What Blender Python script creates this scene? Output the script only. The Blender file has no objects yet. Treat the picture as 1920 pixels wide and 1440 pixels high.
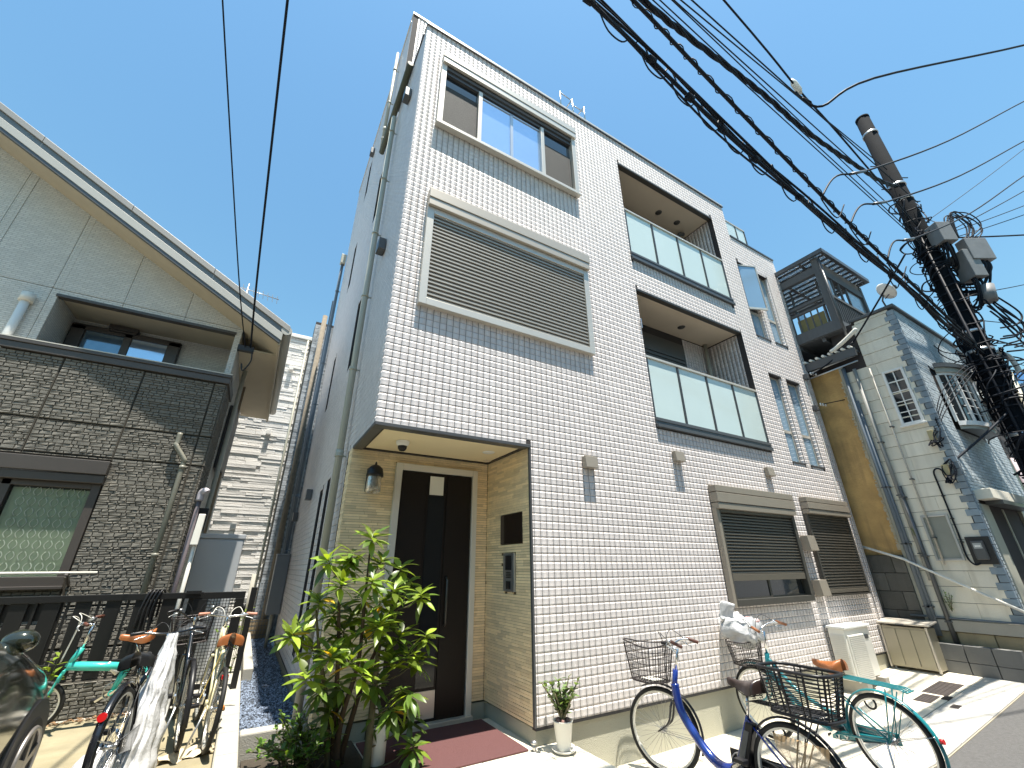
import bpy, bmesh, math, random
from mathutils import Vector, Matrix
random.seed(7)
S = bpy.context.scene
COL = S.collection
# ---------------------------------------------------------------- camera, sky, sun, exposure
cam = bpy.data.cameras.new("camera"); camo = bpy.data.objects.new("camera", cam); COL.objects.link(camo)
PIT, ROL, YAW = math.radians(23.522), math.radians(-0.2507), math.radians(30.381)
_h = Vector((math.sin(YAW), math.cos(YAW), 0)); _r = Vector((math.cos(YAW), -math.sin(YAW), 0)); _z = Vector((0, 0, 1))
_F = _h*math.cos(PIT)+_z*math.sin(PIT); _U = -_h*math.sin(PIT)+_z*math.cos(PIT)
_R2 = _r*math.cos(ROL)+_U*math.sin(ROL); _U2 = -_r*math.sin(ROL)+_U*math.cos(ROL)
camo.matrix_world = Matrix(((_R2.x, _U2.x, -_F.x, 0), (_R2.y, _U2.y, -_F.y, 0), (_R2.z, _U2.z, -_F.z, 1.6), (0, 0, 0, 1)))
cam.sensor_width = 36; cam.lens = 36*785.7/1920; cam.clip_start = .05; cam.clip_end = 3000
S.camera = camo
SUN_EL, SUN_AZ = math.radians(78), math.radians(7)      # the sun stands over the street, square to the facade
W = bpy.data.worlds.new("World"); S.world = W; W.use_nodes = True
nt = W.node_tree; nt.nodes.clear()
sky = nt.nodes.new("ShaderNodeTexSky"); sky.sky_type = 'NISHITA'; sky.sun_disc = False
sky.sun_elevation = SUN_EL; sky.sun_rotation = math.pi + SUN_AZ; sky.altitude = 50; sky.air_density = 2.0; sky.dust_density = 1.0; sky.ozone_density = 2.0
bg = nt.nodes.new("ShaderNodeBackground"); bg.inputs[1].default_value = .070
wo = nt.nodes.new("ShaderNodeOutputWorld"); hs = nt.nodes.new("ShaderNodeMix"); hs.data_type = 'RGBA'; hs.blend_type = 'MULTIPLY'; hs.inputs["Factor"].default_value = 1; hs.inputs["B"].default_value = (.67, .98, 1.10, 1)   # the deep clear blue of the day
nt.links.new(sky.outputs[0], hs.inputs["A"]); nt.links.new(hs.outputs["Result"], bg.inputs[0]); nt.links.new(bg.outputs[0], wo.inputs[0])
sl = bpy.data.lights.new("sun", 'SUN'); sl.energy = 5.0; sl.angle = math.radians(.53); sl.color = (1, .935, .83)
so = bpy.data.objects.new("sun", sl); COL.objects.link(so)
_sd = Vector((math.sin(SUN_AZ)*math.cos(SUN_EL), -math.cos(SUN_AZ)*math.cos(SUN_EL), math.sin(SUN_EL)))
so.rotation_euler = _sd.to_track_quat('Z', 'Y').to_euler(); so.location = (0, -20, 60)
S.view_settings.view_transform = 'Standard'; S.view_settings.look = 'None'; S.view_settings.gamma = 1
S.view_settings.use_curve_mapping = False; S.view_settings.exposure = 1.18
S.cycles.max_bounces = 8; S.cycles.use_denoising = True

# ---------------------------------------------------------------- helpers
def zg(x):
    """the street climbs gently towards the old house"""
    return -.32+.068*max(0, x-6.9)
class MB:
    """collects faces of one mesh"""
    def __init__(s): s.v = []; s.f = []; s.t = []; s.sm = []
    def face(s, idx, t=.5, sm=False): s.f.append(tuple(idx)); s.t.append(t); s.sm.append(sm)
    def quad(s, a, b, c, d, t=.5, sm=False):
        n = len(s.v); s.v += [tuple(a), tuple(b), tuple(c), tuple(d)]; s.face((n, n+1, n+2, n+3), t, sm)
    def poly(s, pts, t=.5):
        n = len(s.v); s.v += [tuple(p) for p in pts]; s.face(range(n, n+len(pts)), t); return s
    def box(s, x0, x1, y0, y1, z0, z1, t=.5):
        n = len(s.v)
        s.v += [(x0, y0, z0), (x1, y0, z0), (x1, y1, z0), (x0, y1, z0), (x0, y0, z1), (x1, y0, z1), (x1, y1, z1), (x0, y1, z1)]
        for q in ((0, 3, 2, 1), (4, 5, 6, 7), (0, 1, 5, 4), (1, 2, 6, 5), (2, 3, 7, 6), (3, 0, 4, 7)): s.face([n+i for i in q], t)
        return s
    def hexa(s, p, t=.5):
        n = len(s.v); s.v += [tuple(q) for q in p]
        for q in ((0, 3, 2, 1), (4, 5, 6, 7), (0, 1, 5, 4), (1, 2, 6, 5), (2, 3, 7, 6), (3, 0, 4, 7)): s.face([n+i for i in q], t)
        return s
    def bar(s, p0, p1, w, h, up=(0, 0, 1), t=.5):
        p0, p1 = Vector(p0), Vector(p1); d = (p1-p0).normalized(); up = Vector(up)
        a = d.cross(up)
        if a.length < 1e-4: a = d.cross(Vector((1, 0, 0)))
        a.normalize(); b = a.cross(d).normalized(); a *= w/2; b *= h/2
        return s.hexa([p0-a-b, p0+a-b, p1+a-b, p1-a-b, p0-a+b, p0+a+b, p1+a+b, p1-a+b], t)
    def tube(s, pts, r, n=8, caps=True, t=.5, closed=False):
        pts = [Vector(p) for p in pts]; m = len(pts); base = len(s.v)
        rr = r if isinstance(r, (list, tuple)) else [r]*m
        prev = None
        for i, p in enumerate(pts):
            if closed: d = pts[(i+1) % m]-pts[i-1]
            else: d = pts[min(i+1, m-1)]-pts[max(i-1, 0)]
            if d.length < 1e-9: d = Vector((0, 0, 1))
            d.normalize()
            if prev is None:
                a = d.cross(Vector((0, 0, 1)))
                if a.length < .05: a = d.cross(Vector((1, 0, 0)))
            else:
                a = prev-d*prev.dot(d)
                if a.length < 1e-5: a = d.cross(Vector((1, 0, 0)))
            a.normalize(); prev = a; b = d.cross(a)
            for k in range(n):
                w = 2*math.pi*k/n; s.v.append(tuple(p+(a*math.cos(w)+b*math.sin(w))*rr[i]))
        for i in range(m if closed else m-1):
            j = (i+1) % m
            for k in range(n):
                k2 = (k+1) % n; s.face((base+i*n+k, base+i*n+k2, base+j*n+k2, base+j*n+k), t, True)
        if caps and not closed:
            s.face([base+k for k in range(n)][::-1], t); s.face([base+(m-1)*n+k for k in range(n)], t)
        return s
    def cyl(s, p0, p1, r0, r1=None, n=16, caps=True, t=.5):
        return s.tube([p0, p1], [r0, r0 if r1 is None else r1], n, caps, t)
    def lathe(s, prof, c=(0, 0, 0), n=24, t=.5, sm=True):
        b = len(s.v); m = len(prof)
        for r, z in prof:
            for k in range(n):
                w = 2*math.pi*k/n; s.v.append((c[0]+r*math.cos(w), c[1]+r*math.sin(w), c[2]+z))
        for i in range(m-1):
            for k in range(n):
                k2 = (k+1) % n; s.face((b+i*n+k, b+i*n+k2, b+(i+1)*n+k2, b+(i+1)*n+k), t, sm)
        return s
    def torus(s, c, ax, R, r, n=40, m=8, t=.5, a0=0, a1=2*math.pi):
        ax = Vector(ax).normalized(); u = ax.cross(Vector((0, 0, 1)))
        if u.length < .05: u = Vector((1, 0, 0))
        u.normalize(); w = ax.cross(u); c = Vector(c); full = abs(a1-a0-2*math.pi) < 1e-6
        k = n if full else n+1
        return s.tube([c+(u*math.cos(a0+(a1-a0)*i/n)+w*math.sin(a0+(a1-a0)*i/n))*R for i in range(k)], r, m, True, t, full)
    def grid(s, fn, nu, nv, t=.5, sm=True):
        b = len(s.v)
        for j in range(nv+1):
            for i in range(nu+1): s.v.append(tuple(fn(i/nu, j/nv)))
        for j in range(nv):
            for i in range(nu):
                a = b+j*(nu+1)+i; s.face((a, a+1, a+nu+2, a+nu+1), t, sm)
        return s

ROOT = {}
PLACE = [1, 0]          # size factor and lift of the house being built
def mesh_of(name, mb, mat, off):
    me = bpy.data.meshes.new(name)
    ox, oy, oz = off
    k, l = PLACE
    me.from_pydata([(x*k-ox, y*k-oy, z*k+l-oz) for x, y, z in mb.v], [], mb.f)
    a = me.attributes.new("tint", 'FLOAT', 'FACE'); a.data.foreach_set("value", mb.t)
    me.polygons.foreach_set("use_smooth", mb.sm)
    if mat: me.materials.append(mat)
    me.update()
    return me
def obj(name, mb, mat, parent=None, label=None, stuff=False, bevel=0, subsurf=0, solid=0):
    """one mesh object; a part when it has a parent (coordinates given in the root's world space)"""
    off = ROOT[parent.name] if parent else (0, 0, 0)
    o = bpy.data.objects.new(name, mesh_of(name, mb, mat, off)); COL.objects.link(o)
    if parent: o.parent = parent; ROOT[o.name] = off
    else: ROOT[o.name] = (0, 0, 0)
    if label: o['label'] = label
    if stuff: o['kind'] = 'stuff'
    if solid: m = o.modifiers.new('solid', 'SOLIDIFY'); m.thickness = solid; m.offset = 0
    if subsurf: m = o.modifiers.new('sub', 'SUBSURF'); m.levels = m.render_levels = subsurf
    if bevel: m = o.modifiers.new('bevel', 'BEVEL'); m.width = bevel; m.segments = 2; m.limit_method = 'ANGLE'
    return o
def thing(name, label, cat, loc=(0, 0, 0), rotz=0, group=None, local=False):
    """an Empty at the base of a thing; local=True: its parts are given in its own coordinates"""
    o = bpy.data.objects.new(name, None); COL.objects.link(o); o.empty_display_size = .2
    loc = (loc[0]*PLACE[0], loc[1]*PLACE[0], loc[2]*PLACE[0]+PLACE[1])
    o.location = loc; o.rotation_euler = (0, 0, rotz); o['label'] = label; o['category'] = cat
    if group: o['group'] = group
    ROOT[o.name] = (0, 0, 0) if local else tuple(loc)
    return o
def tag(o, label, cat, group=None):
    o['label'] = label; o['category'] = cat
    if group: o['group'] = group
    return o
def struct(name, mb, mat, **k):
    o = obj(name, mb, mat, **k); o['kind'] = 'structure'; return o
KIDS = {}
def children(o):
    return [c for c in bpy.data.objects if c.parent == o]
def copy_tree(o, parent=None):
    c = o.copy(); COL.objects.link(c); c.parent = parent; ROOT[c.name] = ROOT[o.name]
    for ch in children(o): copy_tree(ch, c)
    return c
EYE = Vector((0, 0, 1.6))
def pieces(name, items, build, mat, parent, limit=300, share=None, stuff_name=None):
    """items: (centre, size, args). The ones that show largest become parts, the rest one stuff part."""
    items = sorted(items, key=lambda q: -q[1]/max(.1, (Vector(q[0])-EYE).length_squared))
    cache = {}
    off = Vector(ROOT[parent.name])
    for c, sz, args in items[:limit]:
        key = share(args) if share else None
        if key is not None:
            if key not in cache:
                mb = MB(); build(mb, *args); cache[key] = (mesh_of(name, mb, mat, c), c)
            me, c0 = cache[key]
            o = bpy.data.objects.new(name, me); COL.objects.link(o); o.parent = parent; o.location = Vector(c)-off
            ROOT[o.name] = tuple(off)
        else:
            mb = MB(); build(mb, *args); obj(name, mb, mat, parent)
    if len(items) > limit:
        mb = MB()
        for c, sz, args in items[limit:]: build(mb, *args)
        obj(stuff_name or name+'_field', mb, mat, parent, stuff=True)
def rects_minus(rect, holes):
    """split a rectangle (u0,u1,v0,v1) around holes"""
    us = sorted({rect[0], rect[1], *[min(max(q, rect[0]), rect[1]) for h in holes for q in h[:2]]})
    vs = sorted({rect[2], rect[3], *[min(max(q, rect[2]), rect[3]) for h in holes for q in h[2:]]})
    out = []
    for i in range(len(us)-1):
        run = None
        for j in range(len(vs)-1):
            u, v = (us[i]+us[i+1])/2, (vs[j]+vs[j+1])/2
            hit = any(h[0] < u < h[1] and h[2] < v < h[3] for h in holes)
            if hit or us[i+1]-us[i] < 1e-6 or vs[j+1]-vs[j] < 1e-6:
                if run: out.append(run); run = None
            else: run = [us[i], us[i+1], run[2] if run else vs[j], vs[j+1]]
        if run: out.append(run)
    return out
def cell_minus(c, holes, mins=.012):
    """clip one cell by holes: drop it inside, trim it at the edges"""
    u0, u1, v0, v1 = c
    for h in holes:
        if u1 <= h[0] or u0 >= h[1] or v1 <= h[2] or v0 >= h[3]: continue
        if h[0] <= u0 and h[1] >= u1:
            if h[2] <= v0 and h[3] >= v1: return None
            if h[2] > v0 and h[3] >= v1: v1 = h[2]
            elif h[3] < v1 and h[2] <= v0: v0 = h[3]
        elif h[2] <= v0 and h[3] >= v1:
            if h[0] > u0: u1 = h[0]
            else: u0 = h[1]
        else:
            if h[0] > u0: u1 = h[0]
            elif h[1] < u1: u0 = h[1]
    if u1-u0 < mins or v1-v0 < mins: return None
    return (u0, u1, v0, v1)
class Fr:
    """a wall frame: origin, u (along), v (up), n (outwards)"""
    def __init__(s, o, u, n): s.o = Vector(o); s.u = Vector(u); s.n = Vector(n); s.z = Vector((0, 0, 1))
    def p(s, u, v, n=0): return s.o+s.u*u+s.z*v+s.n*n
    def box(s, mb, u0, u1, v0, v1, n0, n1, t=.5):
        mb.hexa([s.p(u0, v0, n0), s.p(u1, v0, n0), s.p(u1, v0, n1), s.p(u0, v0, n1), s.p(u0, v1, n0), s.p(u1, v1, n0), s.p(u1, v1, n1), s.p(u0, v1, n1)], t)
        return mb
FX = Fr((0, 4.268, 0), (1, 0, 0), (0, -1, 0))      # main facade
FL = Fr((.866, 0, 0), (0, 1, 0), (-1, 0, 0))       # its left wall
def sag(p0, p1, s, n=24):
    p0, p1 = Vector(p0), Vector(p1)
    return [p0.lerp(p1, i/n)-Vector((0, 0, 4*s*(i/n)*(1-i/n))) for i in range(n+1)]
def spline(pts, n=6):
    pts = [Vector(p) for p in pts]; out = []
    for i in range(len(pts)-1):
        a = pts[max(i-1, 0)]; b = pts[i]; c = pts[i+1]; d = pts[min(i+2, len(pts)-1)]
        for k in range(n):
            t = k/n
            out.append(.5*((2*b)+(c-a)*t+(2*a-5*b+4*c-d)*t*t+(3*b-a-3*c+d)*t**3))
    out.append(pts[-1]); return out

# ---------------------------------------------------------------- materials
def mat(name, col, rough=.6, metal=0, var=.08, vs=4, bump=0, bs=60, spec=.5, tint=0, streak=0, scol=None, coat=0, rnd=0, sheen=0, trans=0, alpha=1, stretch=None):
    m = bpy.data.materials.new(name); m.use_nodes = True; t = m.node_tree; N = t.nodes; L = t.links
    b = N["Principled BSDF"]; b.inputs["Roughness"].default_value = rough; b.inputs["Metallic"].default_value = metal
    b.inputs["Specular IOR Level"].default_value = spec; b.inputs["Coat Weight"].default_value = coat; b.inputs["Coat Roughness"].default_value = .08
    b.inputs["Transmission Weight"].default_value = trans; b.inputs["Alpha"].default_value = alpha
    tc = N.new("ShaderNodeTexCoord"); vec = tc.outputs["Object"]
    if stretch:
        mp = N.new("ShaderNodeMapping"); mp.inputs["Scale"].default_value = stretch; L.new(vec, mp.inputs[0]); vec = mp.outputs[0]
    def noise(scale, det=4, v=vec):
        n = N.new("ShaderNodeTexNoise"); n.inputs["Scale"].default_value = scale; n.inputs["Detail"].default_value = det; L.new(v, n.inputs["Vector"]); return n.outputs["Fac"]
    def mth(op, a, bb):
        n = N.new("ShaderNodeMath"); n.operation = op
        for i, q in enumerate((a, bb)):
            if isinstance(q, (int, float)): n.inputs[i].default_value = q
            else: L.new(q, n.inputs[i])
        return n.outputs[0]
    fac = None
    if var:
        n = noise(vs); fac = mth('ADD', mth('MULTIPLY', mth('SUBTRACT', n, .5), var*2.6), 1)
    if tint:
        a = N.new("ShaderNodeAttribute"); a.attribute_name = "tint"
        f2 = mth('ADD', mth('MULTIPLY', mth('SUBTRACT', a.outputs["Fac"], .5), tint*2), 1); fac = mth('MULTIPLY', fac, f2) if fac else f2
    if rnd:
        oi = N.new("ShaderNodeObjectInfo"); f3 = mth('ADD', mth('MULTIPLY', mth('SUBTRACT', oi.outputs["Random"], .5), rnd*2), 1); fac = mth('MULTIPLY', fac, f3) if fac else f3
    col_out = None
    if fac:
        vm = N.new("ShaderNodeVectorMath"); vm.operation = 'SCALE'; vm.inputs[0].default_value = col; L.new(fac, vm.inputs["Scale"]); col_out = vm.outputs[0]
    if streak:
        mp = N.new("ShaderNodeMapping"); mp.inputs["Scale"].default_value = (9, 9, .7); L.new(tc.outputs["Object"], mp.inputs[0])
        n1 = noise(1.0, 5, mp.outputs[0]); n2 = noise(.9, 3)
        rmp = N.new("ShaderNodeMapRange"); rmp.inputs[1].default_value = .48; rmp.inputs[2].default_value = .78; L.new(mth('ADD', mth('MULTIPLY', n1, .6), mth('MULTIPLY', n2, .4)), rmp.inputs[0])
        mx = N.new("ShaderNodeMix"); mx.data_type = 'RGBA'; L.new(mth('MULTIPLY', rmp.outputs[0], streak), mx.inputs["Factor"])
        if col_out: L.new(col_out, mx.inputs["A"])
        else: mx.inputs["A"].default_value = (*col, 1)
        mx.inputs["B"].default_value = (*(scol or [c*.35 for c in col]), 1); col_out = mx.outputs["Result"]
    if col_out: L.new(col_out, b.inputs["Base Color"])
    else: b.inputs["Base Color"].default_value = (*col, 1)
    if bump:
        bp = N.new("ShaderNodeBump"); bp.inputs["Strength"].default_value = min(1, bump); bp.inputs["Distance"].default_value = .01*max(1, bump)
        L.new(noise(bs, 5), bp.inputs["Height"]); L.new(bp.outputs[0], b.inputs["Normal"])
    return m
m_tile = mat("glazed_white_tile", (.71, .665, .645), .42, var=.04, vs=2.2, tint=.06, rnd=.06, spec=.32, streak=.10, scol=(.55, .52, .48))
m_grout = mat("dark_tile_joint", (.05, .044, .044), .9, var=.1)
m_alu = mat("champagne_aluminium", (.50, .445, .37), .38, .35, var=.03, vs=3)
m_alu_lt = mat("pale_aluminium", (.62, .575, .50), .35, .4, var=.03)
m_slat = mat("shutter_slat_grey_beige", (.40, .375, .33), .42, .2, var=.04, rnd=.03)
m_bronze = mat("bronze_shutter_slat", (.145, .13, .105), .42, .35, var=.05, rnd=.05)
m_bronze_f = mat("bronze_frame", (.085, .08, .07), .4, .4, var=.05)
m_bronze_box = mat("bronze_shutter_box", (.30, .265, .215), .45, .25, var=.05)
m_dark = mat("black_trim", (.018, .018, .02), .45, var=.1)
m_dgrey = mat("dark_grey_metal", (.10, .105, .11), .4, .3, var=.06)
m_glass = mat("dark_window_glass", (.012, .016, .02), .04, var=0, spec=.8, coat=.5)
m_mirror = mat("sky_tinted_glass", (.55, .70, .90), .05, .7, var=.06, vs=1.2)  # blue of the mirrored sky is put into the base colour
m_blueglass = mat("obscured_blue_glass", (.30, .44, .56), .16, .35, var=.06, vs=3)
m_frost = mat("frosted_balcony_glass", (.60, .71, .68), .16, var=.05, vs=1.1, spec=.6, coat=.4)
m_mesh = mat("insect_mesh", (.05, .05, .047), .8, var=.9, vs=90, bump=.5, bs=400)
m_curtain = mat("curtain_cloth", (.62, .68, .60), .9, var=.1, vs=6)
m_ceil = mat("cream_soffit_panel", (.84, .72, .48), .8, var=.03)
m_ceil2 = mat("beige_balcony_ceiling", (.70, .60, .46), .8, var=.03)
m_strip = mat("cream_stone_strip", (.86, .68, .42), .75, var=.10, vs=14, tint=.16)
m_joint = mat("stone_joint", (.15, .11, .06), .95)
m_stucco = mat("grey_green_stucco", (.46, .45, .36), .9, var=.05, vs=2, bump=1, bs=150)
m_conc = mat("pale_concrete", (.37, .355, .31), .9, var=.12, vs=3, bump=.5, bs=80, streak=.25, scol=(.28, .26, .22))
m_slab = mat("cream_paving_slab", (.66, .61, .50), .75, var=.06, vs=2.5, bump=.35, bs=120, rnd=.05, streak=.12, scol=(.45, .40, .31))
m_slabj = mat("paving_joint", (.34, .30, .23), .95)
m_asph = mat("asphalt", (.115, .113, .112), .92, var=.25, vs=30, bump=1, bs=260)
m_kerb = mat("street_gutter_concrete", (.47, .455, .42), .9, var=.14, vs=5, bump=.7, bs=120, streak=.35, scol=(.25, .24, .22))
m_park = mat("mossy_parking_concrete", (.27, .235, .15), .95, var=.28, vs=3.5, bump=.8, bs=70, streak=.5, scol=(.22, .19, .10))
m_gravelb = mat("gravel_bed", (.04, .05, .065), .95, var=.5, vs=60)
m_gravel = mat("blue_grey_gravel", (.16, .20, .27), .8, var=.2, vs=8, tint=.6)
m_soil = mat("dark_soil", (.05, .04, .028), .98, var=.3, vs=20, bump=1, bs=90)
m_pipe = mat("grey_drainpipe", (.40, .395, .33), .45, var=.05)
m_pipeb = mat("blue_grey_pipe", (.12, .15, .18), .45, var=.05)
m_white = mat("white_paint", (.80, .80, .77), .5, var=.04)
m_offw = mat("off_white_plastic", (.76, .74, .67), .45, var=.04)
m_steel = mat("galvanised_steel", (.52, .53, .54), .32, .85, var=.08)
m_chrome = mat("polished_metal", (.66, .66, .66), .16, 1, var=0)
m_black = mat("black_rubber", (.014, .014, .014), .62, var=.1, spec=.35)
m_blackp = mat("black_plastic", (.013, .013, .015), .4, var=.05, spec=.35)
m_wire = mat("black_cable", (.010, .013, .020), .6, var=.05, spec=.2)
m_door = mat("dark_brown_door", (.014, .010, .008), .42, var=.12, vs=10, stretch=(12, 1, 1), spec=.25)
m_paper = mat("white_notice_paper", (.78, .76, .68), .8, var=.03)
m_rug = mat("maroon_entrance_mat", (.15, .075, .075), 1, var=.35, vs=180, bump=1, bs=300, spec=.1)
m_lampg = mat("seeded_lamp_glass", (.62, .60, .55), .12, var=.35, vs=60, trans=.9, bump=.6, bs=80)
# ---------------------------------------------------------------- the ground
struct('ground', MB().box(-400, 400, -400, 500, -1.2, -.36), m_asph)
def ramp(mb, x0, x1, y0, y1, d0, d1, z0=None):
    a, b = zg(x0), zg(x1)
    return mb.hexa([(x0, y0, a+d0), (x1, y0, b+d0), (x1, y1, b+d0), (x0, y1, a+d0), (x0, y0, a+d1), (x1, y0, b+d1), (x1, y1, b+d1), (x0, y1, a+d1)])
rd = MB().box(-60, 6.9, -3.2, 2.62, -.36, -.345); ramp(rd, 6.9, 40, -3.2, 2.62, -.9, -.025); struct('road', rd, m_asph)
mb = MB()
for i in range(-8, 22):
    a, b = i*.62, i*.62+.612
    mb.box(3.2+a, 3.2+b, 2.62, 3.14, -.36, -.322, .5)
g = struct('street_gutter', ramp(ramp(MB(), 3.15, 6.9, 2.62, 3.15, -.04, -.016), 6.9, 14, 2.62, 3.15, -.3, -.016), m_slabj)
for i in range(22):
    a = 3.16+i*.62
    if a > 13: break
    obj('kerb_stone', ramp(MB(), a, a+.608, 2.63, 3.14, -.032, .002), m_kerb, g, bevel=.008)
pad = struct('forecourt', ramp(ramp(MB(), 3.13, 6.9, 3.15, 4.4, -.04, -.011), 6.9, 10.9, 3.15, 4.4, -.3, -.011), m_slabj)
k = 0
for j in range(3):
    y0 = 3.155+j*.44
    x = 3.135-(j % 2)*.3
    while x < 10.75:
        x1 = min(x+.6, 10.8); xa = max(x, 3.135)
        y1 = y0+.432
        if x1-xa > .06 and y0 < 4.25: obj('paving_slab', ramp(MB(), xa+.004, x1-.004, y0, min(y1, 4.30), -.025, random.uniform(-.0012, .0012)), m_slab, pad, bevel=.004)
        x += .6
plat = struct('entrance_platform', MB().box(.3, 3.13, 2.62, 5.30, -.36, -.016).box(1.22, 2.72, 5.30, 5.385, -.36, -.016), m_slabj)
for j in range(6):
    y0 = 2.63+j*.445
    x = 1.27-(j % 2)*.3
    while x < 3.13:
        xa, x1 = max(x, 1.27), min(x+.6, 3.128); y1 = min(y0+.438, 5.295)
        if x1-xa > .05 and y1-y0 > .05: obj('paving_slab', MB().box(xa+.003, x1-.003, y0, y1, -.03, random.uniform(-.0012, .0008)), m_slab, plat, bevel=.004)
        x += .6
struct('planting_bed', MB().box(.31, 1.26, 3.6, 5.36, -.05, .012), m_soil)
struct('parking_ground', MB().box(-9, .09, 2.62, 7.66, -.36, 0), m_park)
struct('house_yard', MB().box(-9, .3, 7.66, 14, -.36, -.01), m_conc)
# kerbs beside the gravel strip
kb = tag(obj('concrete_kerb', MB().box(.09, .275, 3.4, 9.0, -.3, .10), m_conc, bevel=.012), 'long weathered concrete kerb between the parked bicycles and the gravel strip', 'kerb')
for i in range(9): obj('kerb_stone', MB().box(.098, .267, 3.42+i*.62, 4.03+i*.62, .06, .108), m_conc, kb, bevel=.006)
tag(obj('concrete_kerb', MB().box(.29, .43, 8.75, 13.6, -.3, .16), m_conc, bevel=.012), 'pale concrete kerb running back from the gate post beside the gravel', 'kerb')
tag(obj('concrete_kerb', MB().box(.277, .86, 5.66, 5.82, -.3, .13), m_conc, bevel=.015), 'short concrete kerb holding the front end of the gravel strip', 'kerb')
struct('gravel_bed', MB().box(.275, .86, 5.82, 13.6, -.3, .0), m_gravelb)
mb = MB(); rg = random.Random(5)
for i in range(5200):
    y = 5.83+(rg.random()**1.6)*7.5; x = rg.uniform(.285, .865); s = rg.uniform(.008, .017); z = rg.uniform(.0, .016)
    a = rg.random()*6.28; c, d = math.cos(a)*s, math.sin(a)*s; q = len(mb.v)
    mb.v += [(x+c, y+d, z), (x-d, y+c, z+s*.2), (x-c, y-d, z), (x+d, y-c, z+s*.1), (x+d*.2, y+c*.2, z+s*1.0)]
    t = rg.random()
    for f in ((0, 1, 4), (1, 2, 4), (2, 3, 4), (3, 0, 4)): mb.face([q+w for w in f], t)
obj('gravel', mb, m_gravel)['kind'] = 'stuff'

# ---------------------------------------------------------------- the white tiled apartment building
D = 4.268; X0 = .866; P = .0875; GJ = .0044
B = thing('apartment_building', 'white tiled apartment building with recessed balconies and corner entrance', 'building', (5.5, 4.3, -.35))
H_F = [(1.20, 3.88, 7.80, 9.44), (1.21, 3.90, 4.54, 6.30), (5.107, 8.215, 6.866, 9.44), (5.107, 8.235, 3.585, 6.21),
       (8.85, 9.40, 6.30, 8.38), (9.58, 10.10, 6.32, 8.34), (8.89, 9.38, 3.45, 5.385), (9.56, 10.12, 3.445, 5.385),
       (6.13, 8.22, 1.10, 2.72), (8.77, 10.26, 1.14, 2.74), (X0-.01, 2.767, -1, 2.965)]
def wall_boxes(mb, fr, rect, holes, n0, n1):
    for a in rects_minus(rect, holes): fr.box(mb, *a, n0, n1)
mb = MB()
wall_boxes(mb, FX, (X0+.003, 8.83, .154, 10.12), H_F, -.12, -.0024)
wall_boxes(mb, FX, (8.83, 10.70, .154, 9.15), H_F, -.12, -.0024)
FP = Fr((0, 6.0, 0), (1, 0, 0), (0, -1, 0))
wall_boxes(mb, FP, (X0+.003, 8.3, 9.9, 13.62), [], -.12, -.0024)
SL = [(6.86, 7.18, 8.10, 9.36), (9.50, 9.85, 11.25, 12.55), (9.50, 9.85, 8.10, 9.48), (6.88, 7.20, 4.74, 6.11), (9.54, 9.87, 4.8, 6.12),
      (6.98, 7.30, .45, 2.85), (7.70, 8.05, .40, 2.80)]
H_L = SL+[(4.2, 5.60, -1, 2.965)]
wall_boxes(mb, FL, (D+.004, 12.0, .154, 10.10), H_L, -.12, -.0024)
wall_boxes(mb, FL, (6.0, 12.0, 10.10, 13.62), SL, -.12, -.0024)
mb.box(10.56, 10.70, D+.12, 11.9, .154, 9.12)      # right flank, back, roofs
mb.box(X0+.1, 10.6, 11.88, 12.0, .154, 9.1); mb.box(X0+.1, 8.3, 11.88, 12.0, 9.1, 13.6)
mb.box(X0+.1, 8.8, D+.1, 11.9, 9.60, 9.72); mb.box(8.72, 10.6, D+.1, 11.9, 8.86, 8.98); mb.box(X0+.1, 8.3, 6.1, 11.9, 13.3, 13.42)
mb.box(8.72, 8.83, D+.1, 11.9, 8.9, 10.1); mb.box(8.2, 8.3, 6.1, 11.9, 9.7, 13.6)
for z in (3.2, 6.45): mb.box(X0+.11, 10.55, 5.6, 11.88, z, z+.15)
obj('wall', mb, m_grout, B)
# tiles
def tile(mb, key, c, fr, w, h, hs):
    """a slightly dished glazed tile, centred on c"""
    k = len(mb.v); rows = (0, .22, .5, .78, 1); ux = fr.u; c = Vector(c); R = 4
    for r in rows:
        n = -hs*(1-(2*r-1)**2)
        for q in (-.5, .5): mb.v.append(tuple(c+ux*(q*w)+fr.z*((r-.5)*h)+fr.n*n))
    t = random.random()
    for r in range(R): mb.face((k+2*r, k+2*r+1, k+2*r+3, k+2*r+2), t, True)
    b = len(mb.v)
    for q, r in ((-.5, 0), (.5, 0), (.5, 1), (-.5, 1)): mb.v.append(tuple(c+ux*(q*w)+fr.z*((r-.5)*h)-fr.n*.0036))
    mb.face((k+1, k, b, b+1), t); mb.face((k+8, k+9, b+2, b+3), t)
    mb.face((k, k+2, k+4, k+6, k+8, b+3, b), t); mb.face((k+9, k+7, k+5, k+3, k+1, b+1, b+2), t)
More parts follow.
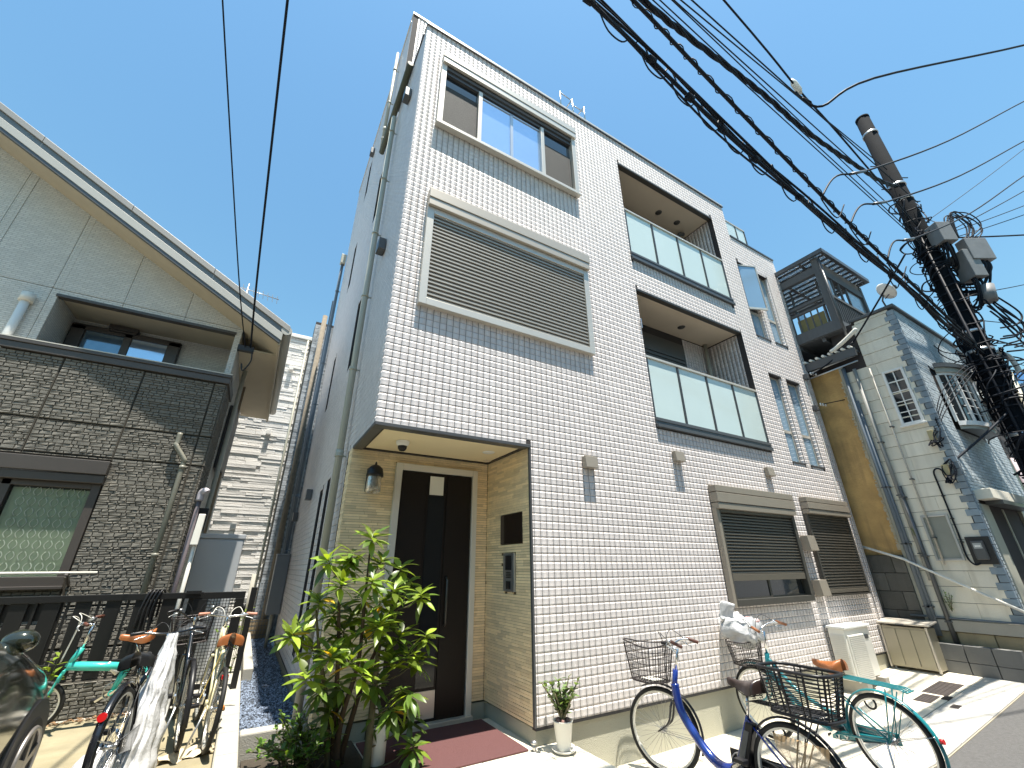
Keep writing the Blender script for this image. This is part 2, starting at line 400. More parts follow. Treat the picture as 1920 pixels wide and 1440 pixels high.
def tile_items(fr, rect, holes, u00, v00, hs=.0019):
    out = []
    i0 = int((rect[0]-u00)/P)-1; i1 = int((rect[1]-u00)/P)+2; j0 = int((rect[2]-v00)/P)-1; j1 = int((rect[3]-v00)/P)+2
    for i in range(i0, i1):
        for j in range(j0, j1):
            c = (max(u00+i*P, rect[0]), min(u00+(i+1)*P, rect[1]), max(v00+j*P, rect[2]), min(v00+(j+1)*P, rect[3]))
            if c[1]-c[0] < .02 or c[3]-c[2] < .02: continue
            c = cell_minus(c, holes, .02)
            if not c: continue
            w, h = c[1]-c[0]-GJ*1.35, c[3]-c[2]-GJ*.9
            ctr = fr.p((c[0]+c[1])/2, (c[2]+c[3])/2)
            key = (round(w, 3), round(h, 3), round(fr.n.x), round(fr.n.y))
            out.append((tuple(ctr), w*h*abs(fr.n.y)**.1 if abs(fr.n.y) > .5 else w*h*.1, (key, tuple(ctr), fr, w, h, hs)))
    return out
T = tile_items(FX, (X0, 8.83, .154, 10.12), H_F, X0, .154)+tile_items(FX, (8.83, 10.71, .154, 9.15), H_F, X0, .154)
T += tile_items(FP, (X0, 1.75, 9.9, 13.62), [], X0, .154)
T += tile_items(FL, (D, 12.0, .154, 10.10), H_L, D, .154, .0016)+tile_items(FL, (6.0, 12.0, 10.10, 13.62), SL, D, .154, .0016)
# balcony cheeks and the reveals of the tall windows
for x, z0, z1 in ((8.215, 6.9, 9.44), (8.235, 3.6, 6.21)):
    T += tile_items(Fr((x, 0, 0), (0, 1, 0), (-1, 0, 0)), (D+.01, 5.10, z0, z1), [], D+.01, .154)
for x, z0, z1 in ((9.40, 6.30, 8.38), (10.10, 6.32, 8.34), (9.38, 3.45, 5.385), (10.12, 3.445, 5.385)):
    T += tile_items(Fr((x-.006, 0, 0), (0, 1, 0), (-1, 0, 0)), (D+.006, D+.15, z0, z1), [], D+.008, .154)
T += tile_items(Fr((0, 5.10, 0), (1, 0, 0), (0, -1, 0)), (7.35, 8.22, 3.7, 6.2), [], 7.35, .154)+tile_items(Fr((0, 5.10, 0), (1, 0, 0), (0, -1, 0)), (5.1, 5.45, 3.7, 6.2), [], 5.1, .154)
T += tile_items(Fr((0, 5.10, 0), (1, 0, 0), (0, -1, 0)), (7.6, 8.22, 7.0, 9.4), [], 7.6, .154)
pieces('tile', T, tile, m_tile, B, 300, share=lambda a: a[0], stuff_name='tile_field')
# balcony recesses
for n_, (x1, z0, z1, zf, bw) in enumerate(((8.215, 6.866, 9.44, 7.05, (5.9, 7.6, 7.1, 9.3)), (8.235, 3.585, 6.21, 3.75, (5.5, 7.3, 3.8, 6.0)))):
    mb = MB(); mb.box(5.0, x1+.12, 5.108, 5.2, z0-.1, z1+.2); mb.box(x1+.008, x1+.1, D+.12, 5.1, z0-.1, z1+.1); mb.box(5.0, 5.10, D+.12, 5.1, z0-.1, z1+.1)
    obj('balcony_wall', mb, m_grout, B)
    bal = obj('balcony', MB().box(5.1, x1+.005, D-.02, 5.1, zf-.12, zf), m_dgrey, B, 'recessed balcony with four frosted glass panels and a dark sill')
    obj('ceiling', MB().box(5.107, x1, D+.10, 5.105, z1+.004, z1+.05), m_ceil2, bal)
    obj('lintel_trim', MB().box(5.107, x1, D+.004, D+.10, z1-.028, z1+.03), m_bronze_f, bal)
    n = 4; w = (x1-5.107)/n
    for i in range(n): obj('glass_panel', MB().box(5.107+i*w+.025, 5.107+(i+1)*w-.025, D+.022, D+.034, zf-.0, zf+1.06), m_frost, bal)
    mb = MB()
    for i in range(n+1):
        xx = min(max(5.107+i*w, 5.13), x1-.02)
        obj('post', MB().box(xx-.018, xx-.005, D+.005, D+.05, zf-.02, zf+1.06).box(xx+.005, xx+.018, D+.005, D+.05, zf-.02, zf+1.06), m_dgrey, bal)
    obj('handrail', MB().box(5.11, x1-.004, D-.004, D+.06, zf+1.06, zf+1.105), m_alu_lt, bal, bevel=.006)
    obj('sill_rail', MB().box(5.11, x1-.004, D-.03, D+.05, zf-.06, zf-.02).box(5.11, x1-.004, D-.05, D+.05, z0+.0, z0+.05), m_dgrey, bal, bevel=.004)
    obj('window', MB().box(bw[0], bw[1], 5.06, 5.10, bw[2], bw[3]), m_bronze_f, B, 'dark shuttered balcony window')
    lights = ((5.85, 4.75), (6.95, 4.8), (7.6, 4.8)) if n_ == 0 else ((6.95, 4.78),)
    for x, y in lights:
        if n_ == 0 and x < 6: continue
        obj('downlight', MB().lathe([(.0, z1-.012), (.05, z1-.012), (.075, z1-.004), (.08, z1+.006)], (x, y, 0), 20), m_bronze_f, bal)
    if n_ == 0: obj('duct', MB().tube(spline([(8.0, 4.95, z1-.06), (7.85, 4.95, z1-.14), (7.75, 4.98, z1-.3), (7.72, 5.0, z1-.7)]), .05, 10), m_dgrey, bal)
    else:
        obj('drainpipe', MB().tube([(8.05, 5.03, zf), (8.05, 5.03, z1)], .04, 10), m_pipe, bal)
        mb = MB()
        for i in range(22): mb.bar((bw[0]+.05, 5.052, zf+.1+i*.085), (bw[1]-.05, 5.052, zf+.1+i*.085), .02, .06)
        obj('slat', mb, m_bronze_f, bal, stuff=True)
        obj('hook_plate', MB().box(5.085, 5.10, D-.03, D-.008, 5.36, 5.55), m_steel, bal)
# 3rd floor window: box frame, shutter box, three panes
def framewin(x0, x1, z0, z1, yo, yi, fw, m, parent, name='frame'):
    mb = MB(); mb.box(x0, x0+fw, yo, yi, z0, z1); mb.box(x1-fw, x1, yo, yi, z0, z1); mb.box(x0+fw, x1-fw, yo, yi, z0, z0+fw); mb.box(x0+fw, x1-fw, yo, yi, z1-fw, z1)
    return obj(name, mb, m, parent, bevel=.004)
w3 = obj('window', MB().box(1.20, 3.88, 4.335, 4.37, 7.82, 9.42), m_dark, B, 'wide box window with blue sky in its middle pane')
framewin(1.165, 3.90, 7.755, 9.30, 4.195, 4.34, .085, m_alu_lt, w3)
obj('shutter_box', MB().box(1.168, 3.905, 4.145, 4.262, 9.34, 9.47).box(1.172, 3.90, 4.155, 4.262, 9.215, 9.332), m_alu_lt, w3, bevel=.006)
obj('sill', MB().box(1.15, 3.915, 4.165, 4.26, 7.735, 7.765), m_alu_lt, w3, bevel=.004)
obj('head_track', MB().box(1.25, 3.82, 4.21, 4.30, 9.13, 9.21).box(1.25, 3.82, 4.24, 4.30, 9.06, 9.12), m_dgrey, w3)
for x in (1.885, 3.145): obj('mullion', MB().box(x-.035, x+.035, 4.215, 4.29, 7.84, 9.06), m_alu_lt, w3, bevel=.004)
obj('pane', MB().box(1.25, 1.85, 4.285, 4.29, 7.84, 9.2), m_glass, w3); obj('insect_screen', MB().box(1.25, 1.85, 4.268, 4.271, 7.84, 8.80), m_mesh, w3)
obj('pane', MB().box(1.92, 3.11, 4.275, 4.281, 7.84, 9.0), m_mirror, w3, 'middle pane tinted with reflected sky blue over pale curtains')
obj('pane', MB().box(3.18, 3.82, 4.285, 4.29, 7.84, 9.2), m_glass, w3); obj('insect_screen', MB().box(3.18, 3.80, 4.268, 4.271, 7.84, 8.72), m_mesh, w3)
obj('sash_rail', MB().box(2.49, 2.545, 4.262, 4.274, 7.84, 9.0).box(1.92, 3.11, 4.262, 4.274, 8.985, 9.02), m_steel, w3)
# 2nd floor shuttered window
s2 = obj('window', MB().box(1.22, 3.88, 4.30, 4.33, 4.56, 6.2), m_dark, B, 'large window closed by a grey beige roller shutter')
framewin(1.165, 3.92, 4.515, 6.06, 4.195, 4.31, .095, m_alu_lt, s2)
obj('shutter_box', MB().box(1.16, 3.935, 4.14, 4.262, 6.19, 6.35).box(1.163, 3.93, 4.15, 4.262, 6.065, 6.182), m_alu, s2, bevel=.006)
def slats(parent, x0, x1, z0, z1, y, pitch, m):
    n = int(round((z1-z0)/pitch)); p = (z1-z0)/n
    for i in range(n):
        a = z0+i*p; mb = MB()
        mb.hexa([(x0, y-.008, a+.004), (x1, y-.008, a+.004), (x1, y+.016, a+.004), (x0, y+.016, a+.004), (x0, y+.010, a+p-.004), (x1, y+.010, a+p-.004), (x1, y+.016, a+p-.004), (x0, y+.016, a+p-.004)])
        mb.box(x0, x1, y-.0125, y-.0085, a+.004, a+p*.40)
        obj('slat', mb, m, parent)
slats(s2, 1.262, 3.823, 4.612, 6.06, 4.225, .061, m_slat)
# ground floor windows
w1 = obj('window', MB().box(6.14, 8.20, 4.30, 4.33, 1.1, 2.7), m_dark, B, 'bronze window with its roller shutter three quarters down')
framewin(6.10, 8.26, 1.06, 2.45, 4.185, 4.31, .085, m_bronze_f, w1)
obj('side_trim', MB().box(6.088, 6.15, 4.18, 4.262, 1.055, 2.42), m_bronze_box, w1, bevel=.004)
obj('shutter_box', MB().box(6.09, 8.272, 4.13, 4.262, 2.665, 2.765).box(6.09, 8.272, 4.126, 4.262, 2.505, 2.655).box(6.095, 8.268, 4.135, 4.262, 2.405, 2.496), m_bronze_box, w1, bevel=.006)
slats(w1, 6.19, 8.17, 1.48, 2.40, 4.222, .047, m_bronze)
obj('bottom_bar', MB().box(6.19, 8.17, 4.205, 4.236, 1.39, 1.478), m_bronze, w1, bevel=.004)
for i, (a, b) in enumerate(((6.20, 7.19), (7.17, 8.16))):
    pa = obj('pane', MB().box(a, b, 4.262+.02*i, 4.268+.02*i, 1.16, 1.40), m_glass, w1)
    obj('sash', MB().box(a, b, 4.25+.02*i, 4.275+.02*i, 1.115, 1.165).box(a if i else b-.05, (a+.05) if i else b, 4.25+.02*i, 4.275+.02*i, 1.165, 1.40), m_bronze_f, pa)
w1b = obj('window', MB().box(8.78, 10.25, 4.30, 4.33, 1.14, 2.7), m_dark, B, 'bronze window with its roller shutter fully down')
framewin(8.745, 10.285, 1.105, 2.50, 4.20, 4.31, .05, m_bronze_f, w1b)
obj('shutter_box', MB().box(8.735, 10.30, 4.135, 4.262, 2.685, 2.77).box(8.735, 10.30, 4.13, 4.262, 2.56, 2.675).box(8.74, 10.296, 4.14, 4.262, 2.475, 2.552), m_bronze_box, w1b, bevel=.006)
slats(w1b, 8.80, 10.23, 1.215, 2.46, 4.222, .047, m_bronze)
obj('bottom_bar', MB().box(8.80, 10.23, 4.20, 4.236, 1.13, 1.21), m_bronze, w1b, bevel=.004)
obj('end_cap', MB().lathe([(0, -.03), (.045, -.02), (.05, .02), (0, .03)], (10.34, 4.22, 2.50), 14), m_bronze_f, w1b)
# tall narrow windows in pairs
for k, (a, b, z0, z1) in enumerate(((8.85, 9.40, 6.30, 8.38), (9.58, 10.10, 6.32, 8.34), (8.89, 9.38, 3.45, 5.385), (9.56, 10.12, 3.445, 5.385))):
    w = obj('window', MB().box(a, b, D+.15, D+.17, z0, z1), m_dark, B, 'tall narrow window with obscured glass')
    zt = z0+(z1-z0)*.36
    y = D+.11
    framewin(a+.003, b-.003, z0+.03, z1-.003, y-.02, y+.04, .03, m_alu_lt, w)
    obj('transom', MB().box(a+.033, b-.033, y-.02, y+.03, zt-.03, zt+.03), m_alu_lt, w)
    obj('pane', MB().box(a+.033, b-.033, y, y+.006, z0+.06, zt-.03), m_blueglass, w)
    if k == 0:   # its upper sash stands open
        s_ = obj('open_sash', MB().hexa([(a+.02, y-.02, zt+.03), (b-.02, y-.23, zt+.03), (b-.02, y-.205, zt+.03), (a+.02, y+.005, zt+.03), (a+.02, y-.02, z1-.03), (b-.02, y-.23, z1-.03), (b-.02, y-.205, z1-.03), (a+.02, y+.005, z1-.03)]), m_blueglass, w, 'upper sash swung open')
        mb = MB(); mb.bar((a+.02, y-.02, zt+.05), (b-.02, y-.225, zt+.05), .035, .05); mb.bar((b-.02, y-.22, zt+.03), (b-.02, y-.22, z1-.03), .03, .04); mb.bar((a+.02, y-.02, z1-.04), (b-.02, y-.225, z1-.04), .035, .03)
        obj('sash_frame', mb, m_alu_lt, s_)
    else: obj('pane', MB().box(a+.033, b-.033, y, y+.006, zt+.03, z1-.033), m_blueglass, w)
    obj('sill', MB().box(a-.0, b+.0, D-.012, D+.10, z0-.0, z0+.03), m_dgrey, w)
# slit windows of the left wall
for (a, b, z0, z1) in SL:
    dk = z0 < 1
    w = obj('window', MB().box(X0+.10, X0+.12, a, b, z0, z1), m_dark if dk else m_glass, B, 'narrow dark slit window' if not dk else 'tall black slit window by the entrance')
    framewin_mb = MB().box(X0+.02, X0+.10, a, a+.025, z0, z1).box(X0+.02, X0+.10, b-.025, b, z0, z1).box(X0+.02, X0+.10, a+.025, b-.025, z0, z0+.03).box(X0+.02, X0+.10, a+.025, b-.025, z1-.03, z1)
    obj('frame', framewin_mb, m_dark, w)
# copings
mb = MB(); mb.box(X0-.015, 8.845, D-.018, D+.16, 10.122, 10.185)
obj('coping', mb, m_alu_lt, B, bevel=.006); obj('coping', MB().box(X0-.015, 8.845, D-.03, D-.001, 10.10, 10.118), m_dgrey, B)
obj('coping', MB().box(8.847, 10.72, D-.02, D+.2, 9.152, 9.20).box(10.55, 10.72, D+.2, 11.9, 9.152, 9.20), m_dgrey, B, bevel=.006)
obj('coping', MB().box(X0-.02, X0+.16, D+.17, 6.0, 10.104, 10.15), m_dgrey, B)
obj('coping', MB().box(X0-.02, X0+.16, 6.17, 12.02, 13.625, 13.69).box(X0-.02, 8.32, 5.98, 6.16, 13.625, 13.69), m_alu_lt, B, bevel=.006)
# glass balustrade of the roof terrace
bl = obj('balustrade', MB().box(8.86, 9.86, D+.10, D+.14, 9.86, 9.90).box(9.82, 9.86, D+.14, 8.0, 9.86, 9.90), m_alu_lt, B, 'glass balustrade of the roof terrace')
obj('glass_panel', MB().box(8.88, 9.42, D+.115, D+.125, 9.22, 9.86), m_frost, bl); obj('glass_panel', MB().box(9.46, 9.815, D+.115, D+.125, 9.22, 9.86), m_frost, bl)
obj('glass_panel', MB().box(9.835, 9.845, D+.18, 7.9, 9.22, 9.86), m_frost, bl); obj('post', MB().box(9.425, 9.455, D+.10, D+.14, 9.2, 9.86), m_dgrey, bl); obj('post', MB().box(9.822, 9.858, D+.10, D+.145, 9.2, 9.86), m_dgrey, bl)
# roof ladder rails
lr = MB()
for x in (5.16, 5.60, 6.04): lr.tube([(x, 5.98, 13.55), (x, 5.98, 14.22)], .02, 8)
lr.tube([(5.16, 5.98, 14.2), (5.62, 6.0, 14.2)], .016, 8); lr.tube([(5.6, 5.98, 14.22), (5.6, 6.6, 14.22)], .018, 8); lr.tube([(6.04, 5.98, 14.22), (6.04, 6.6, 14.22)], .018, 8); lr.tube([(5.60, 5.99, 14.0), (6.04, 5.99, 14.0)], .016, 8)
obj('roof_ladder_rail', lr, m_steel, B)
# foundation and dark drip strip
obj('foundation', MB().box(2.80, 10.69, D+.03, D+.2, -.36, .135), m_stucco, B); obj('foundation', MB().box(X0+.03, X0+.2, 5.42, 12.0, -.3, .135), m_stucco, B)
obj('drip_strip', MB().box(2.752, 10.705, D-.004, D+.06, .13, .152).box(X0-.002, X0+.06, 5.395, 12.0, .13, .152), m_dark, B)
obj('foundation', MB().box(X0+.02, 1.40, 5.40, 5.5, -.3, .135), m_stucco, B); obj('foundation', MB().box(2.60, 2.80, 5.40, 5.5, -.3, .135).box(2.77, 2.799, D+.03, 5.4, -.3, .135), m_stucco, B)
# vents on the facade
for (x, z) in ((3.57, 2.78), (5.36, 3.07), (7.80, 3.08)):
    v = obj('vent_hood', MB().hexa([(x, D-.095, z), (x+.20, D-.095, z), (x+.20, D-.005, z), (x, D-.005, z), (x, D-.075, z+.155), (x+.20, D-.075, z+.155), (x+.20, D-.005, z+.155), (x, D-.005, z+.155)]), m_bronze_box, B, bevel=.006)
for (x, z) in ((8.42, 1.83), (8.42, 1.12)):
    obj('vent_hood', MB().hexa([(x, D-.15, z), (x+.26, D-.15, z), (x+.26, D-.005, z), (x, D-.005, z), (x+.01, D-.13, z+.25), (x+.25, D-.13, z+.25), (x+.26, D-.005, z+.25), (x, D-.005, z+.25)]), m_bronze_box, B, bevel=.006)
for (y, z) in ((4.85, 9.0), (5.15, 5.9), (9.3, 12.6), (9.3, 2.82), (11.7, 2.62)):
    obj('vent_hood', MB().box(X0-.11, X0-.006, y, y+.18, z, z+.2), m_dgrey, B, bevel=.006)
# drainpipes, gutter
def downpipe(x, y, z0, z1, r=.038, m=m_pipe):
    o = obj('drainpipe', MB().tube([(x, y, z0), (x, y, z1)], r, 12), m, B)
    z = z0+.4
    while z < z1:
        obj('bracket', MB().tube([(x, y, z), (x, y, z+.03)], r+.01, 12).bar((x, y, z+.015), (X0, y, z+.015), .012, .02), m, o); z += 1.25
    for zz in (z0+.7, z0+2.9): obj('socket', MB().tube([(x, y, zz), (x, y, zz+.09)], r+.007, 12), m, o)
downpipe(.775, 5.80, .02, 9.6, .045); downpipe(.775, 7.0, 10.0, 13.6, .035); downpipe(.775, 12.05, .3, 10.6, .045, m_pipeb)
obj('gutter', MB().tube([(.79, 4.95, 10.02), (.79, 7.0, 9.98)], .055, 10), mat('moss_green_gutter', (.07, .075, .05), .6), B)
obj('rain_head', MB().box(.70, .85, 11.95, 12.12, 10.5, 10.85), m_pipe, B, bevel=.01)
# corner entrance: stone strips, soffit, door
mb = MB(); FB = Fr((0, 5.393, 0), (1, 0, 0), (0, -1, 0)); FR = Fr((2.75, 0, 0), (0, 1, 0), (-1, 0, 0)); FS = Fr((X0, 0, 0), (0, 1, 0), (-1, 0, 0))
HD = [(1.42, 2.57, -1, 2.835)]; HR = [(4.45, 4.985, 1.848, 2.205), (4.612, 4.885, 1.325, 1.752)]
wall_boxes(mb, FB, (X0+.006, 2.76, .154, 2.97), HD, -.1, -.007); wall_boxes(mb, FR, (D+.02, 5.4, .154, 2.97), [], -.03, -.007); wall_boxes(mb, FS, (5.40, 5.62, .154, 2.97), [], -.1, -.007)
obj('porch_wall', mb, m_joint, B)
def strip(mb, fr, a, b, c, d, n, t): fr.box(mb, a, b, c, d, -.012, n, t)
def strip_items(fr, rect, holes, ch=.0302):
    out = []; rr = random.Random(rect[0]*77)
    v = rect[2]
    while v < rect[3]-.01:
        u = rect[0]-rr.random()*.3
        while u < rect[1]:
            L = rr.choice((.14, .2, .26, .33, .38)); c = (max(u, rect[0]), min(u+L, rect[1]), v, min(v+ch, rect[3])); u += L
            if c[1]-c[0] < .015: continue
            c = cell_minus(c, holes, .01)
            if not c: continue
            ctr = fr.p((c[0]+c[1])/2, (c[2]+c[3])/2)
            out.append((tuple(ctr), (c[1]-c[0])*(c[3]-c[2]), (fr, c[0]+.0012, c[1]-.0012, c[2]+.0018, c[3]-.0018, rr.uniform(.002, .007), rr.random())))
        v += ch
    return out
ST = strip_items(FB, (X0+.005, 2.745, .154, 2.965), HD)+strip_items(FR, (D+.03, 5.385, .154, 2.965), HR)+strip_items(FS, (5.395, 5.60, .154, 2.965), [])
pieces('stone_strip', ST, strip, m_strip, B, 300)
obj('corner_trim', MB().box(2.742, 2.764, D-.006, D+.03, .154, 2.955), m_dgrey, B); obj('corner_trim', MB().box(X0-.008, X0+.02, 5.605, 5.635, .154, 2.965), m_dark, B)
sf = obj('soffit', MB().box(X0+.13, 2.70, D+.14, 5.33, 2.968, 3.0), m_ceil, B)
obj('soffit_trim', MB().box(X0-.004, 2.766, D-.012, D+.115, 2.945, 2.985).box(X0-.004, X0+.105, D+.115, 5.385, 2.945, 2.985), m_dgrey, sf, bevel=.004)
obj('soffit_trim', MB().box(X0+.105, 2.745, D+.115, D+.14, 2.955, 2.99).box(X0+.105, X0+.13, D+.14, 5.33, 2.955, 2.99).box(X0+.105, 2.745, 5.33, 5.385, 2.952, 2.99).box(2.70, 2.745, D+.14, 5.33, 2.952, 2.99), m_dark, sf)
cm = obj('dome_camera', MB().lathe([(0, 2.90), (.055, 2.91), (.075, 2.935), (.08, 2.966)], (1.325, 4.83, 0), 24), m_white, B, 'white dome security camera under the entrance soffit')
obj('dome', MB().lathe([(0, 2.845), (.03, 2.853), (.05, 2.88), (.053, 2.91)], (1.325, 4.83, 0), 20), m_blackp, cm)
obj('downlight', MB().lathe([(0, 2.955), (.07, 2.957), (.082, 2.966)], (2.45, 4.79, 0), 24), m_white, B); obj('ceiling_sensor', MB().box(2.60, 2.69, 5.17, 5.26, 2.955, 2.968).box(2.63, 2.66, 5.2, 5.23, 2.945, 2.955), m_ceil2, B)
dr = obj('door', MB().box(1.50, 2.49, 5.37, 5.41, .045, 2.745), m_door, B, 'dark brown entrance door with a narrow glass strip')
mb = MB(); mb.box(1.42, 1.50, 5.33, 5.42, .02, 2.83); mb.box(2.49, 2.565, 5.33, 5.42, .02, 2.83); mb.box(1.50, 2.49, 5.33, 5.42, 2.745, 2.83)
obj('frame', mb, mat("silver_door_frame", (.74, .70, .62), .35, .25, var=.03), dr, bevel=.005); obj('threshold', MB().box(1.42, 2.565, 5.28, 5.42, -.02, .045), m_alu_lt, dr, bevel=.004)
obj('panel', MB().box(1.51, 1.84, 5.355, 5.372, .06, 2.73), m_door, dr, bevel=.004); obj('panel', MB().box(2.13, 2.485, 5.355, 5.372, .06, 2.73), m_door, dr, bevel=.004)
obj('glass_strip', MB().box(1.88, 2.10, 5.362, 5.368, .36, 2.44), mat("smoked_door_glass", (.012, .013, .014), .12, var=0, spec=.3), dr); obj('floor_reflection', MB().box(1.86, 2.12, 5.358, 5.369, .075, .33), m_alu_lt, dr)  # pale plate stands in for the floor mirrored low in the glass
obj('notice', MB().box(1.885, 2.075, 5.352, 5.357, 2.46, 2.70), m_paper, dr)
obj('handle', MB().tube([(2.18, 5.35, .95), (2.18, 5.31, .98), (2.18, 5.31, 1.45), (2.18, 5.35, 1.48)], .013, 10), m_bronze_f, dr)
mbx = obj('mailbox_plate', MB().box(2.738, 2.75, 4.455, 4.98, 1.853, 2.20), mat('brown_mirror_panel', (.045, .03, .022), .1, .4, var=.3, vs=2), B, bevel=.003)
ic = obj('intercom', MB().box(2.722, 2.75, 4.617, 4.88, 1.33, 1.747), m_steel, B, 'brushed steel intercom panel', bevel=.004)
obj('display', MB().box(2.717, 2.723, 4.675, 4.815, 1.56, 1.72), m_blackp, ic)
mb = MB()
for i in range(4): mb.box(2.716, 2.722, 4.69, 4.80, 1.475+i*.018, 1.484+i*.018)
obj('speaker_grille', mb, m_blackp, ic); obj('card_reader', MB().box(2.716, 2.722, 4.70, 4.80, 1.355, 1.44).box(2.712, 2.716, 4.72, 4.78, 1.37, 1.425), m_blackp, ic)
ln = obj('wall_lantern', MB().tube(spline([(1.13, 5.385, 2.63), (1.13, 5.32, 2.66), (1.13, 5.24, 2.72), (1.13, 5.20, 2.70)]), .018, 8).lathe([(0, 2.78), (.012, 2.76), (.016, 2.74), (.05, 2.725), (.085, 2.69), (.098, 2.63), (.102, 2.60), (.0, 2.598)], (1.13, 5.20, 0), 20).box(1.07, 1.19, 5.36, 5.39, 2.44, 2.72), m_blackp, B, 'black wall lantern with a seeded glass cylinder')
obj('glass', MB().lathe([(.080, 2.60), (.086, 2.5), (.086, 2.41), (.082, 2.41), (.082, 2.5), (.076, 2.60)], (1.13, 5.20, 0), 24), m_lampg, ln); obj('bulb', MB().lathe([(0, 2.46), (.02, 2.48), (.03, 2.53), (.02, 2.6), (.015, 2.63)], (1.13, 5.20, 0), 14), m_white, ln)
# cable bracket at the right edge
for z in (5.62, 4.85):
    bk = obj('cable_bracket', MB().box(10.38, 10.50, D-.09, D-.005, z-.06, z+.07), m_dgrey, B, bevel=.008)
    for i in range(3): obj('insulator', MB().lathe([(0, -.03), (.02, -.028), (.013, 0), (.02, .028), (0, .03)], (10.54+i*.07, D-.12-.02*i, z+.09), 12), m_white, bk)
obj('surface_cable', MB().tube(spline([(10.42, D-.012, 5.6), (10.43, D-.013, 5.0), (10.40, D-.013, 4.0), (10.36, D-.013, 3.4), (10.34, D-.013, 2.8)]), .008, 6), m_offw, B)
# entrance things
tag(obj('entrance_mat', MB().box(1.28, 2.655, 4.245, 5.25, .002, .016), m_rug, bevel=.004), 'maroon entrance mat half in sun before the dark door', 'mat')
tag(obj('path_marker', MB().cyl((2.70, 4.22, 0), (2.70, 4.22, .055), .018, n=14).lathe([(0, .085), (.02, .082), (.032, .07), (.030, .055), (0, .054)], (2.70, 4.22, 0), 16), m_steel), 'little metal post with round dark cap at the mat corner', 'post')
# ---------------------------------------------------------------- the neighbour on the left: charcoal below, pale grey above
m_char = mat("charcoal_split_stone", (.165, .155, .132), .8, var=.12, vs=9, bump=.4, bs=90, tint=.14)
m_charb = mat("charcoal_panel_base", (.07, .063, .05), .9)
m_pale = mat("pale_grey_brick_siding", (.74, .715, .65), .85, var=.05, vs=3)
def brickbump(m, w, h, scale=1.0, axis='XZ'):
    t = m.node_tree; N = t.nodes; L = t.links; b = N["Principled BSDF"]
    tc = N.new("ShaderNodeTexCoord"); sp = N.new("ShaderNodeSeparateXYZ"); L.new(tc.outputs["Object"], sp.inputs[0]); cb = N.new("ShaderNodeCombineXYZ")
    ad = N.new("ShaderNodeMath"); ad.operation = 'ADD'; L.new(sp.outputs[0], ad.inputs[0]); L.new(sp.outputs[1], ad.inputs[1])
    L.new(ad.outputs[0], cb.inputs[0]); L.new(sp.outputs[2], cb.inputs[1])
    bt = N.new("ShaderNodeTexBrick"); L.new(cb.outputs[0], bt.inputs[0]); bt.inputs["Scale"].default_value = 1; bt.inputs["Brick Width"].default_value = w; bt.inputs["Row Height"].default_value = h
    bt.inputs["Mortar Size"].default_value = .0045; bt.inputs["Mortar Smooth"].default_value = .4; bt.inputs["Color1"].default_value = (.55, .55, .55, 1); bt.inputs["Color2"].default_value = (1, 1, 1, 1); bt.inputs["Mortar"].default_value = (0, 0, 0, 1)
    src = b.inputs["Base Color"].links[0].from_socket; mx = N.new("ShaderNodeMix"); mx.data_type = 'RGBA'; mx.blend_type = 'MULTIPLY'; mx.inputs["Factor"].default_value = .30; L.new(src, mx.inputs["A"]); L.new(bt.outputs["Color"], mx.inputs["B"]); L.new(mx.outputs["Result"], b.inputs["Base Color"])
    bp = N.new("ShaderNodeBump"); bp.inputs["Strength"].default_value = 1; bp.inputs["Distance"].default_value = .011; L.new(bt.outputs["Color"], bp.inputs["Height"]); L.new(bp.outputs[0], b.inputs["Normal"])
    return m
brickbump(m_pale, .11, .034)
m_brown = mat("dark_brown_metal", (.075, .065, .058), .4, .2, var=.06); m_fascia = mat("grey_fascia", (.40, .40, .37), .5, var=.05)
m_eave = mat("beige_eave_board", (.50, .43, .32), .85, var=.06, vs=3); m_roofm = mat("grey_roof_metal", (.30, .29, .27), .5, .2, var=.06)
m_lace = mat("lace_curtain", (.44, .50, .40), .9, var=.05, vs=8); m_lacep = mat("lace_leaf_pattern", (.88, .90, .86), .9)
m_greenrefl = mat("green_reflection_pane", (.30, .36, .30), .06, .15, var=.1, vs=2, spec=.8)  # the reflection in this pane is put into its green base colour
HL = thing('neighbour_house', 'grey house with charcoal stone siding, recessed loggia and sloping verge', 'house', (-3, 8.5, 0))
YC = 8.5; HX = -.925; WX = -4.6
FH = Fr((0, YC, 0), (1, 0, 0), (0, -1, 0)); FHr = Fr((HX, 0, 0), (0, 1, 0), (1, 0, 0))
HW = [(-9, -2.06, 1.38, 3.10)]
mb = MB(); wall_boxes(mb, FH, (-7.5, HX-.02, .0, 4.6), HW, -.15, -.03); mb.box(HX-.16, HX-.022, YC+.05, 9.55, 0, 4.6); mb.box(-7.5, HX-.16, YC+.03, 9.5, 4.45, 4.55)
obj('wall', mb, m_charb, HL)
